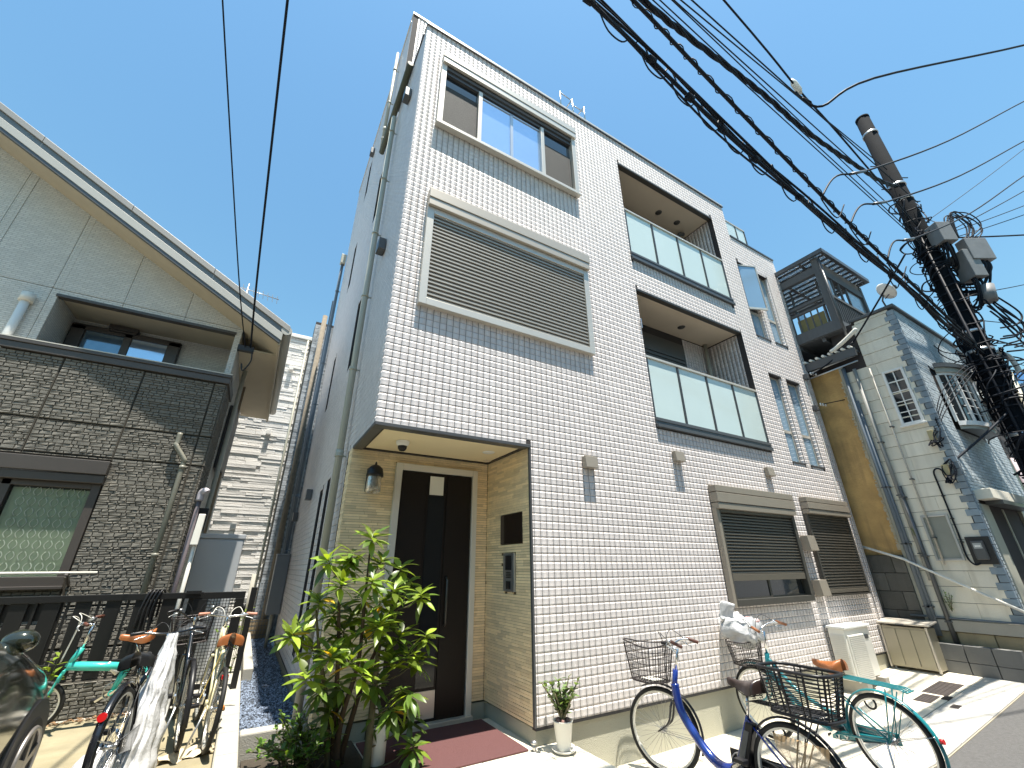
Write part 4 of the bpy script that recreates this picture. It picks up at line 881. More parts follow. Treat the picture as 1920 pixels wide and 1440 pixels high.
# conduit, meter
cd = obj('conduit', MB().tube(spline([(XC-.05, 3.0, 3.35), (XC-.07, 3.08, 3.46), (XC-.07, 3.17, 3.40), (XC-.06, 3.18, 3.1), (XC-.06, 3.18, 2.2), (XC-.06, 3.19, 1.75), (XC-.07, 3.12, 1.60), (XC-.07, 3.03, 1.62)]), .016, 8), m_wire, R)
for z in (2.9, 2.45, 2.0): obj('clip', MB().box(XC-.085, XC-.015, 3.155, 3.205, z, z+.02), m_dark, cd)
me_ = tag(obj('meter_board', MB().box(XC-.06, XC-.03, 2.78, 3.12, 1.60, 2.10), m_dark, bevel=.006), 'black electricity meter board low on the stained cream flank', 'meter')
obj('meter', MB().box(XC-.13, XC-.06, 2.87, 3.05, 1.68, 2.02), m_dgrey, me_, bevel=.015); obj('dial', MB().box(XC-.135, XC-.13, 2.90, 3.02, 1.88, 1.98), mat("meter_window", (.4, .42, .42), .15), me_); obj('dial_plate', MB().box(XC-.138, XC-.135, 2.92, 3.0, 1.91, 1.94), m_white, me_)
for y, z in ((2.97, 4.05), (2.97, 3.3)):
    jb = obj('junction_box', MB().box(XC-.10, XC-.02, y-.05, y+.05, z, z+.22), mat("yellowed_plastic", (.42, .36, .20), .6, var=.1), R, bevel=.008)
    c_ = MB()
    for i in range(7): c_.tube(spline([(XC-.08, y, z), (XC-.12-rr.random()*.06, y+rr.uniform(-.15, .1), z-rr.uniform(.05, .2)), (XC-.1, y+rr.uniform(-.2, .1), z+rr.uniform(-.1, .25)), (XC-.06, y-.12, z+rr.uniform(.0, .35))]), .011, 6)
    obj('wiring', c_, m_wire, jb, stuff=True)
# bow window of the front
bw = obj('bow_window', MB().grid(lambda u, v: (14.16-.95*math.cos(math.pi*(.08+.84*u)), 2.79-.36*math.sin(math.pi*(.08+.84*u)), 4.55+1.2*v), 18, 1, sm=False), m_glass, R, 'curved white bow window with small panes')
def bowp(u, o=0): a = math.pi*(.08+.84*u); return (14.16-(.95+o)*math.cos(a), 2.79-(.36+o)*math.sin(a))
def bowband(z0, z1, o0, o1, m, name, t=.0):
    mb = MB(); n = 20
    for i in range(n):
        (a, b), (c, d) = bowp(i/n, o1), bowp((i+1)/n, o1); (e, f), (g_, h) = bowp(i/n, o0), bowp((i+1)/n, o0)
        mb.hexa([(a, b, z0), (c, d, z0), (g_, h, z0), (e, f, z0), (a, b, z1), (c, d, z1), (g_, h, z1), (e, f, z1)])
    obj(name, mb, m, bw)
bowband(5.76, 5.88, -.05, .06, m_pipe, 'cornice'); bowband(5.88, 5.98, -.05, .10, m_dgrey, 'cornice'); bowband(4.46, 4.56, -.05, .05, m_white, 'sill'); bowband(4.38, 4.45, -.05, .02, m_pipe, 'sill'); bowband(5.70, 5.76, -.03, .025, m_white, 'head')
obj('bow_cap', MB().poly([(*bowp(i/20, .10), 5.985) for i in range(21)]).poly([(*bowp(i/20, .02), 4.378) for i in range(21)]), m_dgrey, bw)
mb = MB()
for u in (0, .25, .5, .75, 1): x, y = bowp(u, .012); mb.box(x-.035, x+.035, y-.02, y+.03, 4.56, 5.70)
obj('mullion', mb, m_white, bw); mb = MB()
for s in range(4):
    for i in (1,): x, y = bowp(.25*s+.125, .01); mb.box(x-.009, x+.009, y-.01, y+.012, 4.56, 5.70)
    for j in range(1, 6):
        z = 4.56+1.14*j/6; (a, b), (c, d) = bowp(.25*s, .01), bowp(.25*s+.25, .01); mb.bar((a, b, z), (c, d, z), .02, .016)
obj('glazing_bar', mb, m_white, bw)
# shop front below
sw = obj('window', MB().box(12.95, 15.2, 2.86, 2.88, 1.1, 2.7), m_glass, R, 'dark ground floor window under a worn awning box')
obj('frame', MB().box(12.5, 12.95, 2.74, 2.86, .5, 2.72).box(12.95, 13.02, 2.76, 2.86, 1.1, 2.7).box(14.0, 14.06, 2.78, 2.86, 1.1, 2.7).box(15.2, 15.35, 2.74, 2.86, .5, 2.72).box(12.95, 15.2, 2.70, 2.86, .98, 1.1), m_pipe, sw, bevel=.006)
obj('awning_box', MB().box(12.5, 15.35, 2.52, 2.78, 2.80, 3.0), m_cream, sw, bevel=.01); obj('track', MB().box(12.9, 15.3, 2.50, 2.76, 2.72, 2.795), m_dgrey, sw); obj('curtain', MB().grid(lambda u, v: (13.05+1.1*u, 2.83+.015*math.sin(u*50), 1.1+.75*v), 40, 1), m_curtain, sw)
obj('lower_wall', MB().box(12.45, 16.4, 2.77, 2.82, -.36, .98), m_stone, R)
# lean-to roof and timber roof deck
ro = obj('lean_to_roof', MB().box(12.1, 15, 3.66, 6.5, 6.50, 6.56).box(12.06, 12.12, 3.66, 6.5, 6.38, 6.60), m_dgrey, R)
mb = MB()
for i in range(16): mb.tube([(12.02, 3.75+i*.15, 6.64), (12.6, 3.75+i*.15, 6.68)], .034, 8)
obj('corrugated_sheet', mb, m_offw, ro); obj('rolled_cloth', MB().tube(spline([(11.98, 3.45, 7.0), (12.0, 3.7, 6.86), (12.02, 4.0, 6.72), (12.0, 4.15, 6.66)]), [.03, .05]+[.05]*15+[.05, .02], 8), m_offw, ro)
for z in (6.3, 6.15): obj('gutter_rail', MB().tube([(12.12, 3.7, z+.1), (12.12, 5.6, z)], .02, 8), m_steel, ro)
dk = thing('roof_deck', 'dark timber roof deck with railings and lean-to roof above the cream flank', 'roof deck', (13.3, 4.4, 7.2))
XD, YD = 12.1, 3.78
def beam(name, *a, m=m_wood, par=dk, **k): return obj(name, MB().box(*a), m, par, **k)
beam('floor', XD, 14.6, YD, 6.2, 7.18, 7.24); beam('floor_beam', XD-.04, XD+.05, YD-.03, 6.2, 7.20, 7.50); beam('floor_beam', XD+.05, 14.65, YD-.03, YD+.06, 7.20, 7.48)
for y in (4.2, 4.8, 5.4): beam('joist', XD+.05, 14.6, y, y+.08, 7.06, 7.18)
beam('corner_post', XD-.02, XD+.14, YD-.02, YD+.14, 7.5, 9.52); beam('corner_post', 14.5, 14.64, YD-.02, YD+.12, 7.5, 9.4); beam('post', XD-.01, XD+.09, 4.84, 4.94, 7.5, 9.4); beam('post', XD-.01, XD+.09, 5.9, 6.0, 7.5, 9.4)
for (z0, z1) in ((8.26, 8.34), (8.06, 8.12)): beam('handrail', XD, XD+.07, YD+.14, 6.2, z0, z1); 
beam('handrail', XD+.14, 14.5, YD, YD+.07, 8.28, 8.36); beam('head_beam', XD-.02, XD+.08, YD+.14, 6.2, 9.05, 9.27); beam('head_beam', XD+.14, 14.5, YD-.01, YD+.09, 8.98, 9.20)
obj('side_panel', MB().box(XD+.14, 14.5, YD+.0, YD+.02, 9.21, 9.42), mat("rusty_grey_panel", (.16, .135, .12), .8, var=.3, vs=6), dk)
y = YD+.2
while y < 6.1: beam('baluster', XD+.02, XD+.05, y, y+.03, 7.5, 8.06); y += .165
x = XD+.25
while x < 14.45: beam('baluster', x, x+.03, YD+.02, YD+.05, 7.48, 8.28); x += .13
obj('roof_frame', MB().hexa([(XD-.14, YD-.22, 9.52), (14.75, YD-.22, 9.46), (14.75, 6.3, 9.46), (XD-.14, 6.3, 9.52), (XD-.14, YD-.22, 9.60), (14.75, YD-.22, 9.54), (14.75, YD-.12, 9.54), (XD-.14, YD-.12, 9.60)]).v and MB().box(XD-.15, 14.75, YD-.24, YD-.16, 9.50, 9.62).box(XD-.15, XD-.07, YD-.16, 6.3, 9.50, 9.62).box(14.67, 14.75, YD-.16, 6.3, 9.5, 9.62), m_dgrey, dk)
for i in range(11): beam('rafter', XD+.1+i*.25, XD+.14+i*.25, YD-.16, 6.3, 9.52, 9.57)
for y in (4.15, 4.9, 5.6): beam('purlin', XD-.07, 14.67, y, y+.05, 9.45, 9.515)
obj('roof_sheet', MB().box(XD-.1, 14.7, YD-.2, 6.3, 9.575, 9.585), mat("clear_roof_sheet", (.62, .66, .68), .25, trans=.6, var=.1), dk)
ls = [obj('lattice_rail', MB().tube([(XD+.35, YD+.3, z), (XD+.35, 6.1, z)], .014, 6), m_wood, dk) for z in (8.5, 8.68, 8.86)]
for y in (4.05, 4.75, 5.0): obj('lattice_post', MB().box(XD+.32, XD+.36, y, y+.04, 7.3, 9.1), m_wood, dk)
obj('screen', MB().box(XD+.25, XD+.28, YD+.32, 4.78, 7.55, 8.02), mat("khaki_screen_cloth", (.36, .32, .16), .9, var=.1, vs=3), dk, 'khaki cloth screen behind the balusters')
obj('screen', MB().box(XD+.5, 13.2, YD+.2, YD+.23, 7.55, 8.1), mat("ochre_screen_cloth", (.44, .33, .13), .9, var=.1, vs=3), dk)
obj('back_window', MB().box(13.6, 14.4, 5.2, 5.24, 7.6, 9.0), m_blueglass, dk); obj('side_pane', MB().box(XD+.2, 12.6, YD+.03, YD+.036, 8.4, 8.95).box(13.5, 14.45, YD+.03, YD+.036, 8.4, 8.95), mat("dull_pane", (.45, .52, .56), .12, trans=.5, var=.1), dk)
for x in (12.62, 13.05, 13.48): beam('mullion', x, x+.05, YD+.01, YD+.06, 8.36, 8.98)
obj('drainpipe', MB().tube([(XD-.06, YD-.07, 9.4), (XD-.06, YD-.07, 6.9)], .03, 8), m_dgrey, dk)
# satellite dish
ds = thing('satellite_dish', 'white satellite dish above the cream and blue corner', 'satellite dish', (12.35, 2.85, 7.4))
A_ = Matrix.Rotation(math.radians(35), 4, 'Z') @ Matrix.Rotation(math.radians(52), 4, 'X')
mb = MB()
mb.grid(lambda u, v: tuple(Vector((12.25, 2.78, 7.72))+A_ @ Vector((.27*v*math.cos(2*math.pi*u), .23*v*math.sin(2*math.pi*u), .16*v*v*.6))), 28, 6)
obj('reflector', mb, m_white, ds, solid=.01); obj('mast', MB().tube([(12.4, 2.86, 7.38), (12.38, 2.88, 7.62), (12.27, 2.8, 7.7)], .018, 8), m_dgrey, ds)
obj('feed_arm', MB().tube([(12.3, 2.8, 7.6), (12.2, 2.55, 7.72)], .01, 6).box(12.16, 12.24, 2.50, 2.58, 7.70, 7.78), m_dgrey, ds)
# buildings beyond
HD_ = thing('dark_house', 'grey walled house with dark brick lower storey beyond the pale blue front', 'house', (18, 3, 0))
obj('wall', MB().box(16.6, 24, 3.0, 9, 6.1, 7.6), mat("grey_rendered_wall", (.24, .25, .27), .85, var=.06), HD_); obj('eave', MB().box(16.55, 24, 2.9, 9, 7.6, 7.72), m_dgrey, HD_); obj('white_pipe', MB().tube([(18.3, 2.9, 7.5), (18.0, 2.9, 6.15)], .08, 10), m_offw, HD_)
obj('balcony_edge', MB().box(16.55, 24, 2.85, 3.1, 6.02, 6.12), m_white, HD_)
mb = MB(); v = -.3; k = 0
while v < 6.0:
    u = 16.6-(.15 if k % 2 else 0)
    while u < 22: mb.box(max(u, 16.6), u+.29, 2.96+rr.uniform(0, .02), 3.05, v, v+.13, rr.random()); u += .3
    v += .14; k += 1
obj('brick', mb, mat("dark_brown_brick", (.045, .034, .032), .8, tint=.4), HD_, stuff=True); obj('brick_wall', MB().box(16.6, 24, 3.0, 9, -.36, 6.05), m_dark, HD_)
obj('shutter', MB().box(17.0, 17.9, 2.9, 2.97, 2.2, 4.2), m_bronze_f, HD_)
for i in range(3): obj('bar', MB().tube([(17.1+i*.12, 2.82, 2.4), (17.1+i*.12, 2.82, 4.2)], .025, 8), mat("pinkish_bar", (.40, .34, .36), .5), HD_)
bl_ = thing('low_block_wall', 'low grey concrete block wall at the foot of the cream flank', 'wall', (12.07, 3.5, -.36))
for j in range(2):
    for i in range(3): obj('block', MB().box(12.0, 12.14, 2.93+i*.38+.003, 3.30+i*.38, -.36+j*.28+.003, -.36+j*.28+.276), mat("grey_block", (.17, .17, .165), .95, var=.15, vs=4, bump=.6, bs=90, streak=.4) if i+j == 0 else bpy.data.materials["grey_block"], bl_, bevel=.006)
PLACE[:] = [1, 0]
# ---------------------------------------------------------------- forecourt furniture
sh = thing('storage_bin', 'low beige steel refuse bin box at the far end of the forecourt', 'bin', (10.45, 3.9, zg(10.4)))
m_shed = mat("champagne_steel_sheet", (.40, .37, .28), .35, .4, var=.06, vs=2)
obj('body', MB().box(10.33, 10.64, 3.56, 4.245, -.04, .585), m_shed, sh, bevel=.006)
for a, b in ((3.59, 3.80), (3.805, 4.015), (4.02, 4.22)): obj('front_panel', MB().box(10.314, 10.328, a+.003, b-.003, -.01, .55), m_shed, sh, bevel=.004)
for y in (3.556, 4.222): obj('corner_post', MB().box(10.306, 10.336, y, y+.026, -.06, .60), m_alu_lt, sh)
obj('lid', MB().hexa([(10.27, 3.50, .62), (10.66, 3.50, .66), (10.66, 4.255, .66), (10.27, 4.255, .62), (10.27, 3.50, .648), (10.66, 3.50, .69), (10.66, 4.255, .69), (10.27, 4.255, .648)]), m_alu_lt, sh, bevel=.008)
obj('handle', MB().box(10.255, 10.268, 3.85, 3.97, .615, .63), m_dgrey, sh)
for y in (3.6, 4.2): obj('foot', MB().cyl((10.38, y, -.10), (10.38, y, -.04), .02, n=8), m_steel, sh)
ac = thing('air_conditioner', 'white outdoor air conditioner unit standing against the tiled facade', 'air conditioner', (8.85, 4.1, -.2))
obj('body', MB().box(8.44, 9.26, 3.98, 4.22, -.035, .655), m_offw, ac, bevel=.012); obj('top', MB().box(8.42, 9.28, 3.95, 4.23, .657, .695), m_white, ac, bevel=.01)
gcov = obj('front_grille', MB().box(8.47, 8.98, 3.955, 3.978, -.06, .57), m_offw, ac, bevel=.006); mb = MB()
for i in range(24): mb.box(8.49, 8.96, 3.943, 3.9545, -.04+i*.0255, -.028+i*.0255)
obj('louvre', mb, m_offw, gcov, stuff=True)
mb = MB()
for i in range(22): mb.box(8.425, 8.4385, 4.0, 4.2, -.04+i*.028, -.028+i*.028)
obj('side_grille', mb, m_offw, ac, stuff=True); obj('badge', MB().box(9.05, 9.17, 3.972, 3.979, .49, .545), m_dgrey, ac); obj('valve_cover', MB().box(9.262, 9.31, 4.02, 4.2, .02, .4), m_offw, ac, bevel=.01)
for x in (8.5, 9.1): obj('foot_block', MB().box(x, x+.13, 3.88, 4.24, -.26, -.04), m_conc, ac, bevel=.01)
m_iron = mat("dark_iron_cover", (.06, .05, .048), .6, .4, var=.3, vs=12, bump=.8, bs=120)
for (x, y, w, d, lb) in ((9.59, 3.36, .38, .15, 'largest dark iron drain cover, beside the refuse bin box'), (8.93, 3.36, .21, .10, 'dark iron drain cover beside the green bicycle rear wheel'), (9.12, 3.19, .10, .04, 'small dark slot cover between the drain cover and the kerb'), (8.80, 3.01, .09, .045, 'small dark slot cover nearest the kerb')):
    o = tag(obj('drain_cover', ramp(MB(), x-w, x+w, y-d, y+d, -.006, .0045), m_iron, bevel=.003), lb, 'drain cover')
    q = MB()
    for i in range(5): ramp(q, x-w*.8, x+w*.8, y-d*.8+i*d*.38, y-d*.8+i*d*.38+.012, .004, .0075)
    obj('ribs', q, m_iron, o)
# ---------------------------------------------------------------- utility pole
m_pole = mat("dark_concrete_pole", (.007, .009, .012), .9, var=.3, vs=5, bump=.6, bs=60, spec=.08); m_box = mat("grey_closure_box", (.20, .20, .20), .55, var=.15, vs=6, streak=.3)  # pole: near-black blue-grey base, mottled by noise
PXY = (12.73, 1.81)
UP = thing('utility_pole', 'dark concrete utility pole wrapped in cables and grey closure boxes', 'utility pole', (PXY[0], PXY[1], 0))
obj('pole_shaft', MB().tube([(PXY[0], PXY[1], z) for z in (-.36, 4, 8, 13.28)], [.24, .215, .19, .152], 24), m_pole, UP)
obj('pole_cap', MB().tube([(PXY[0], PXY[1], 13.25), (PXY[0], PXY[1], 13.32)], .16, 24), m_pole, UP)
for z, r_ in ((12.6, .165), (10.6, .18), (10.1, .183), (6.2, .205), (5.75, .21), (3.9, .22)): obj('band', MB().tube([(PXY[0], PXY[1], z), (PXY[0], PXY[1], z+.07)], r_+.012, 20), m_steel, UP)
rt = _R2.copy(); rt.z = 0; rt.normalize(); fw = Vector((-rt.y, rt.x, 0))
for i in range(14):
    z = 11.4-i*.42; s = 1 if i % 2 else -1
    obj('step_bolt', MB().tube([Vector((*PXY, z)), Vector((*PXY, z))+rt*s*.42], .014, 6), m_wire, UP)
def pc(px, py): return Vector((px, py, 0))
rr = random.Random(21)
def clutter(z0, z1, n, rad, name='cable_tangle'):
    q = MB()
    for i in range(n):
        z = rr.uniform(z0, z1); a0 = rr.uniform(0, 6.28); c = Vector((*PXY, z)); pts = []
        R0 = .2+rr.random()*rad*.5
        for k in range(7):
            a = a0+k*(.55 if i % 3 else .2); rd = .21+abs(math.sin(k*.5+i))*rad*(.25+.75*(i % 5 == 0))
            pts.append(c+Vector((math.cos(a)*rd, math.sin(a)*rd, (k-3)*(.02 if i % 3 else .13)+rr.uniform(-.03, .03))))
        q.tube(spline(pts, 5), rr.uniform(.008, .02), 5)
    obj(name, q, m_wire, UP, stuff=True)
clutter(8.9, 10.2, 12, .14); clutter(7.4, 8.9, 34, .26); clutter(6.3, 7.4, 10, .2); clutter(5.2, 6.1, 34, .42); clutter(3.2, 5.2, 50, .30); clutter(1.5, 3.2, 20, .2)
def cbox(c, w, d, h, name='closure_box'):
    c = Vector(c); q = MB(); u = rt*w/2; v = fw*d/2
    q.hexa([c-u-v, c+u-v, c+u+v, c-u+v]+[p+Vector((0, 0, h)) for p in (c-u-v, c+u-v, c+u+v, c-u+v)])
    o = obj(name, q, m_box, UP, bevel=.015); q = MB()
    for i in range(6):
        a = c+u*rr.uniform(-.8, .8)+v*rr.uniform(-.5, .5); e = Vector((*PXY, c.z-rr.uniform(.3, .8)))+rt*rr.uniform(-.2, .5)
        q.tube(spline([a, a-Vector((0, 0, .2)), (a+e)/2-Vector((0, 0, .35))+rt*.1, e]), rr.uniform(.015, .028), 6)
    obj('cable_tail', q, m_wire, o, stuff=True)
cbox((12.62, 1.50, 8.45), .34, .3, .55); cbox((12.98, 1.40, 7.5), .30, .34, .75); cbox((13.15, 1.2, 7.95), .52, .22, .6)
obj('cable_box', MB().tube([(13.0, 1.35, 6.9), (13.05, 1.3, 7.3)], .12, 12), m_box, UP)
# loops beside the boxes
q = MB()
for k in range(9):
    c = Vector((12.85, 1.5, 9.15+rr.uniform(-.12, .12)))+rt*(.08+rr.uniform(0, .3)); r_ = rr.uniform(.2, .6)
    q.tube(spline([c+Vector((0, 0, -.3)), c+rt*.1+Vector((0, 0, .25)), c+rt*r_+Vector((0, 0, .3)), c+rt*(r_+.15)+Vector((0, 0, -.1)), c+rt*.1+Vector((0, 0, -.5-.04*k))]), .014, 6)
for k in range(8):
    c = Vector((13.0, 1.35, 6.6-.09*k+rr.uniform(-.2, .2)))+rt*rr.uniform(-.15, .1)
    q.tube(spline([c+Vector((0, 0, .6)), c+rt*rr.uniform(.2, .5), c+rt*rr.uniform(.15, .5)+Vector((0, 0, -.3)), c-rt*.1+Vector((0, 0, -.4))]), .018, 6)
obj('cable_loops', q, m_wire, UP, stuff=True)
q = MB()
for k in range(7):
    a = k*.8; q.tube([(PXY[0]+.235*math.cos(a), PXY[1]+.235*math.sin(a), -.3), (PXY[0]+.22*math.cos(a), PXY[1]+.22*math.sin(a), rr.uniform(5.5, 9.5))], rr.choice((.018, .028, .04)), 8)
obj('riser_cables', q, m_wire, UP); obj('riser_pipe', MB().tube([(12.70, 1.55, -.3), (12.72, 1.58, 5.2)], .05, 10), m_pipe, UP); obj('pale_sleeve', MB().tube(spline([(12.9, 1.62, 5.75), (13.05, 1.5, 5.6), (13.1, 1.48, 5.2)]), .045, 8), m_offw, UP)
mi = tag(obj('traffic_mirror', MB().lathe([(0, .0), (.17, -.02), (.27, -.07)], (0, 0, 0), 28), m_mirror), 'round convex street mirror on the cable-wrapped utility pole', 'mirror')
mi.location = (12.98, 1.50, 4.98); mi.rotation_euler = (math.radians(95), 0, math.radians(-62)); obj('rim', MB().torus((0, 0, -.07), (0, 0, 1), .28, .02, 28, 8), m_offw, mi)
pl = tag(obj('address_plate', MB().box(-.13, .13, -.006, .006, -.2, .2), m_white), 'small white address plate on the utility pole below the round mirror', 'sign')
pl.location = (12.82, 1.60, 4.45); pl.rotation_euler = (0, 0, math.radians(-30)); q = MB()
for i in range(3):
    for j in range(6):
        if (i*7+j*3) % 5: q.box(-.09+i*.065, -.05+i*.065, -.0095, -.0065, -.16+j*.055, -.155+j*.055+.02*((i+j) % 2)).box(-.075+i*.065, -.068+i*.065, -.0095, -.0065, -.165+j*.055, -.13+j*.055)
obj('small_print', q, m_dgrey, pl)
# ---------------------------------------------------------------- overhead cables
def cable(name, label, pts, r, group=None, m=m_wire, n=6):
    return tag(obj(name, MB().tube(pts, r, n), m), label, 'cable', group)
Y0 = 1.78
def atY(l, y=Y0): return [(x, y, z) for x, z in l]
bd = thing('cable_bundle', 'thick bundle of lashed black cables lowest over the street', 'cable', (5, Y0, 6.5))
bpts = spline([(-6, 1.6, 8.7), (-1.5, 1.7, 8.05), (2.05, Y0, 7.38), (3.31, Y0, 7.05), (4.23, Y0, 6.78), (5.34, Y0, 6.60), (7.32, Y0, 6.36), (9.37, Y0, 6.12), (11.0, Y0, 5.80), (12.6, 1.75, 5.65), (16, 1.9, 5.4)], 6)
for k, (dy, dz, r_) in enumerate(((0, 0, .024), (.05, .13, .016), (-.04, .18, .015), (.02, .24, .013), (.06, -.03, .013), (-.05, .10, .010))):
    obj('strand', MB().tube([p+Vector((0, dy*math.sin(p.x*.9+k), dz*(.35+.65*max(0, min(1, (8-p.x)/6))))) for p in bpts], r_, 6), m_wire, bd)
q = MB(); q2 = MB()
for i, p in enumerate(bpts):
    if p.x < 0 or p.x > 12: continue
    if i % 3 == 0: q.tube(spline([p+Vector((-.12, 0, .0)), p+Vector((.02, .0, .25)), p+Vector((.11, .02, .24)), p+Vector((.13, 0, -.02))], 4), .009, 5)
    elif i % 3 == 1: q2.tube(spline([p+Vector((-.18, 0, .0)), p+Vector((-.05, .03, -.16)), p+Vector((.15, .03, -.17)), p+Vector((.28, 0, -.02))], 4), .009, 5)
    if i % 4 == 0: q.tube([p+Vector((-.05, 0, .0)), p+Vector((.05, 0, .01))], .045, 8)
obj('hanger_loop', q, m_wire, bd, stuff=True); obj('slack_loop', q2, m_wire, bd, stuff=True)
c2 = cable('lashed_cable', 'black cable with a spiral lashing, second lowest over the street', spline(atY([(-5, 10.1), (0, 9.05), (2.86, 8.33), (4.31, 7.85), (6.34, 7.23), (7.96, 6.79), (9.61, 6.45), (11.8, 6.03), (12.6, 5.9)])), .026)
sp_ = spline(atY([(0, 9.05), (2.86, 8.33), (4.31, 7.85), (6.34, 7.23), (7.96, 6.79), (9.61, 6.45), (11.8, 6.03)]), 40); q = MB(); q.tube([p+Vector((0, .04*math.cos(i*.75), .04*math.sin(i*.75))) for i, p in enumerate(sp_)], .008, 4); obj('lashing', q, m_wire, c2, stuff=True)
tw_ = thing('twisted_cable', 'thick twisted power cable sagging in waves above the lashed cables', 'cable', (6, Y0, 9))
tp = spline(atY([(-5, 9.0), (0, 8.75), (3.08, 8.58), (4.05, 8.66), (5.2, 8.86), (6.24, 8.98), (7.18, 8.98), (8.4, 9.2), (9.6, 9.50), (11.1, 9.9), (12.6, 10.55)]), 14)
for k in range(3): obj('strand', MB().tube([p+Vector((0, .022*math.cos(i*.42+k*2.09), .022*math.sin(i*.42+k*2.09))) for i, p in enumerate(tp)], .022, 6), m_wire, tw_)
th = 'thin wires strung along the street'
for a, b, lb in (((3.40, 8.94), (12.6, 8.46), 'lowest thin wire under the twisted power cable, next to the lashed cable'), ((3.92, 9.53), (12.7, 8.95), 'upper thin wire crossing behind the twisted power cable'), ((3.5, 9.15), (12.6, 8.62), 'thin wire running between the two others under the twisted power cable')):
    s = (b[1]-a[1])/(b[0]-a[0]); cable('thin_wire', lb, sag((a[0]-8, Y0, a[1]-8*s), (b[0]+4, Y0, b[1]+4*s), .10), .009, th)
for (x0, z0, x1, z1, y, lb) in ((4.26, 9.91, 12.73, 11.2, 1.8, 'thin wire ending highest on the pole shaft'), (4.11, 9.36, 12.73, 9.9, 1.6, 'thin wire between the twisted power cable and the insulator wire'), (4.5, 10.1, 12.7, 10.2, 1.9, 'thin wire meeting the pole just under its upper steel bands')):
    s = (z1-z0)/(x1-x0); cable('thin_wire', lb, sag((x0-8, y, z0-8*s), (x1, y, z1), .06), .011, th)
cb = cable('insulated_wire', 'topmost single wire carrying a white insulator', spline([(-3, 1.6, 13.2), (5.26, 1.6, 10.65), (7.2, 1.6, 9.82), (8.6, 1.62, 9.6), (12.7, 1.78, 9.2)]), .016)
obj('insulator', MB().tube([(7.05, 1.6, 9.98), (7.10, 1.6, 9.90), (7.22, 1.6, 9.78), (7.27, 1.6, 9.72)], [.02, .055, .055, .02], 12), m_offw, cb); obj('clamp', MB().tube(spline([(7.0, 1.6, 9.55), (7.2, 1.62, 9.62), (7.35, 1.55, 9.48), (7.5, 1.6, 9.60)]), .022, 6), m_wire, cb)
cable('branch_cable', 'thick black cable branching off at the white insulator across the street', spline([(7.2, 1.6, 9.55), (7.5, 1.45, 9.35), (8.3, .8, 9.9), (12.23, -.95, 11.82), (16, -2.6, 13.9)]), .022)
lbs = ['highest black service wire looping off the spirally lashed cable past the pole', 'black service wire looping off the lashed cable past the pole', 'black service wire crossing the pole above the grey boxes']
for k, (a, b) in enumerate((((6.9, Y0, 7.1), (15.24, -.65, 12.74)), ((7.7, Y0, 6.9), (15.4, -.36, 11.75)), ((8.9, Y0, 6.65), (15.63, .03, 10.95)))):
    v = Vector(b)-Vector(a); a_ = Vector(a); pts = spline([a_, a_+v*.06+Vector((0, 0, .25)), a_+v*.16+Vector((0, 0, .08)), a_+v*.5-Vector((0, 0, .10)), a_+v, a_+v*1.4])
    o = cable('service_wire', lbs[k], pts, .016); obj('grip', MB().tube([a_+v*.10+Vector((0, 0, .17)), a_+v*.15+Vector((0, 0, .09))], .024, 6), m_dgrey, o); obj('drip_loop', MB().tube(spline([a_, a_+Vector((-.1, 0, -.15)), a_+Vector((.25, 0, -.35)), a_+Vector((.45, -.1, -.05))]), .010, 5), m_wire, o)
pg = 'wires leaving the pole across the street'
plb = ['thin wire leaving the pole highest, well above the grey boxes', 'steep wire leaving the pole from beside the topmost grey box', 'wire leaving the pole just under the steep one by the topmost grey box', 'lowest of three close wires leaving the pole by the topmost grey box', 'thickest wire leaving the pole, nearly level above the lower grey boxes', 'thin level wire leaving the pole below the grey boxes', 'thicker wire leaving the pole in the middle of the tangle', 'thinnest wire leaving the pole lowest, by the pale sleeve', 'wire leaving the pole beside the small round cable box']
for k, (z, b, r_) in enumerate(((9.3, (15.46, -.26, 11.71), .008), (8.8, (15.68, .13, 10.69), .012), (8.85, (15.76, .26, 10.33), .010), (8.7, (15.8, .3, 10.1), .010), (8.9, (17, .2, 9.9), .02), (6.6, (16.37, 1.34, 7.48), .010), (6.2, (16.49, 1.54, 6.9), .016), (5.8, (16.6, 1.5, 6.2), .008), (7.2, (16.2, .8, 8.4), .010))):
    cable('pole_wire', plb[k], sag((12.78, 1.75, z), Vector((12.78, 1.75, z)).lerp(Vector(b), 2.2), .12), r_, pg)
dw = cable('drop_wire', 'black wire dropping from the street cables past the dish to the cream flank', sag((10.42, 1.8, 7.45), HS((12.22, 3.68, 6.80)), .02), .018)
cable('drop_wire', 'black wire from the cream flank to the bracket on the tiled building', sag(HS((12.22, 3.68, 6.80)), (10.56, 4.12, 5.68), .03), .016); cable('drop_wire', 'thin wire from the tiled building bracket over to the pole clutter', sag((10.6, 4.12, 4.95), (12.6, 1.9, 5.6), .08), .010)
cable('drop_wire', 'thick black cable from the blue quoins to the pole', sag(HS((12.27, 2.85, 3.55)), (12.7, 1.75, 4.5), .03), .022)
q = MB()
for k in range(4): q.tube(spline([HS((12.25, 2.82, 4.3+.05*k)), (11.1, 2.3, 4.4+.1*k), (12.0, 2.0, 5.1+.08*k), (12.65, 1.9, 5.5)]), .009, 5)
tag(obj('wire_fan', q, m_wire), 'fan of thin wires from the blue quoins up to the pole clutter', 'cable')
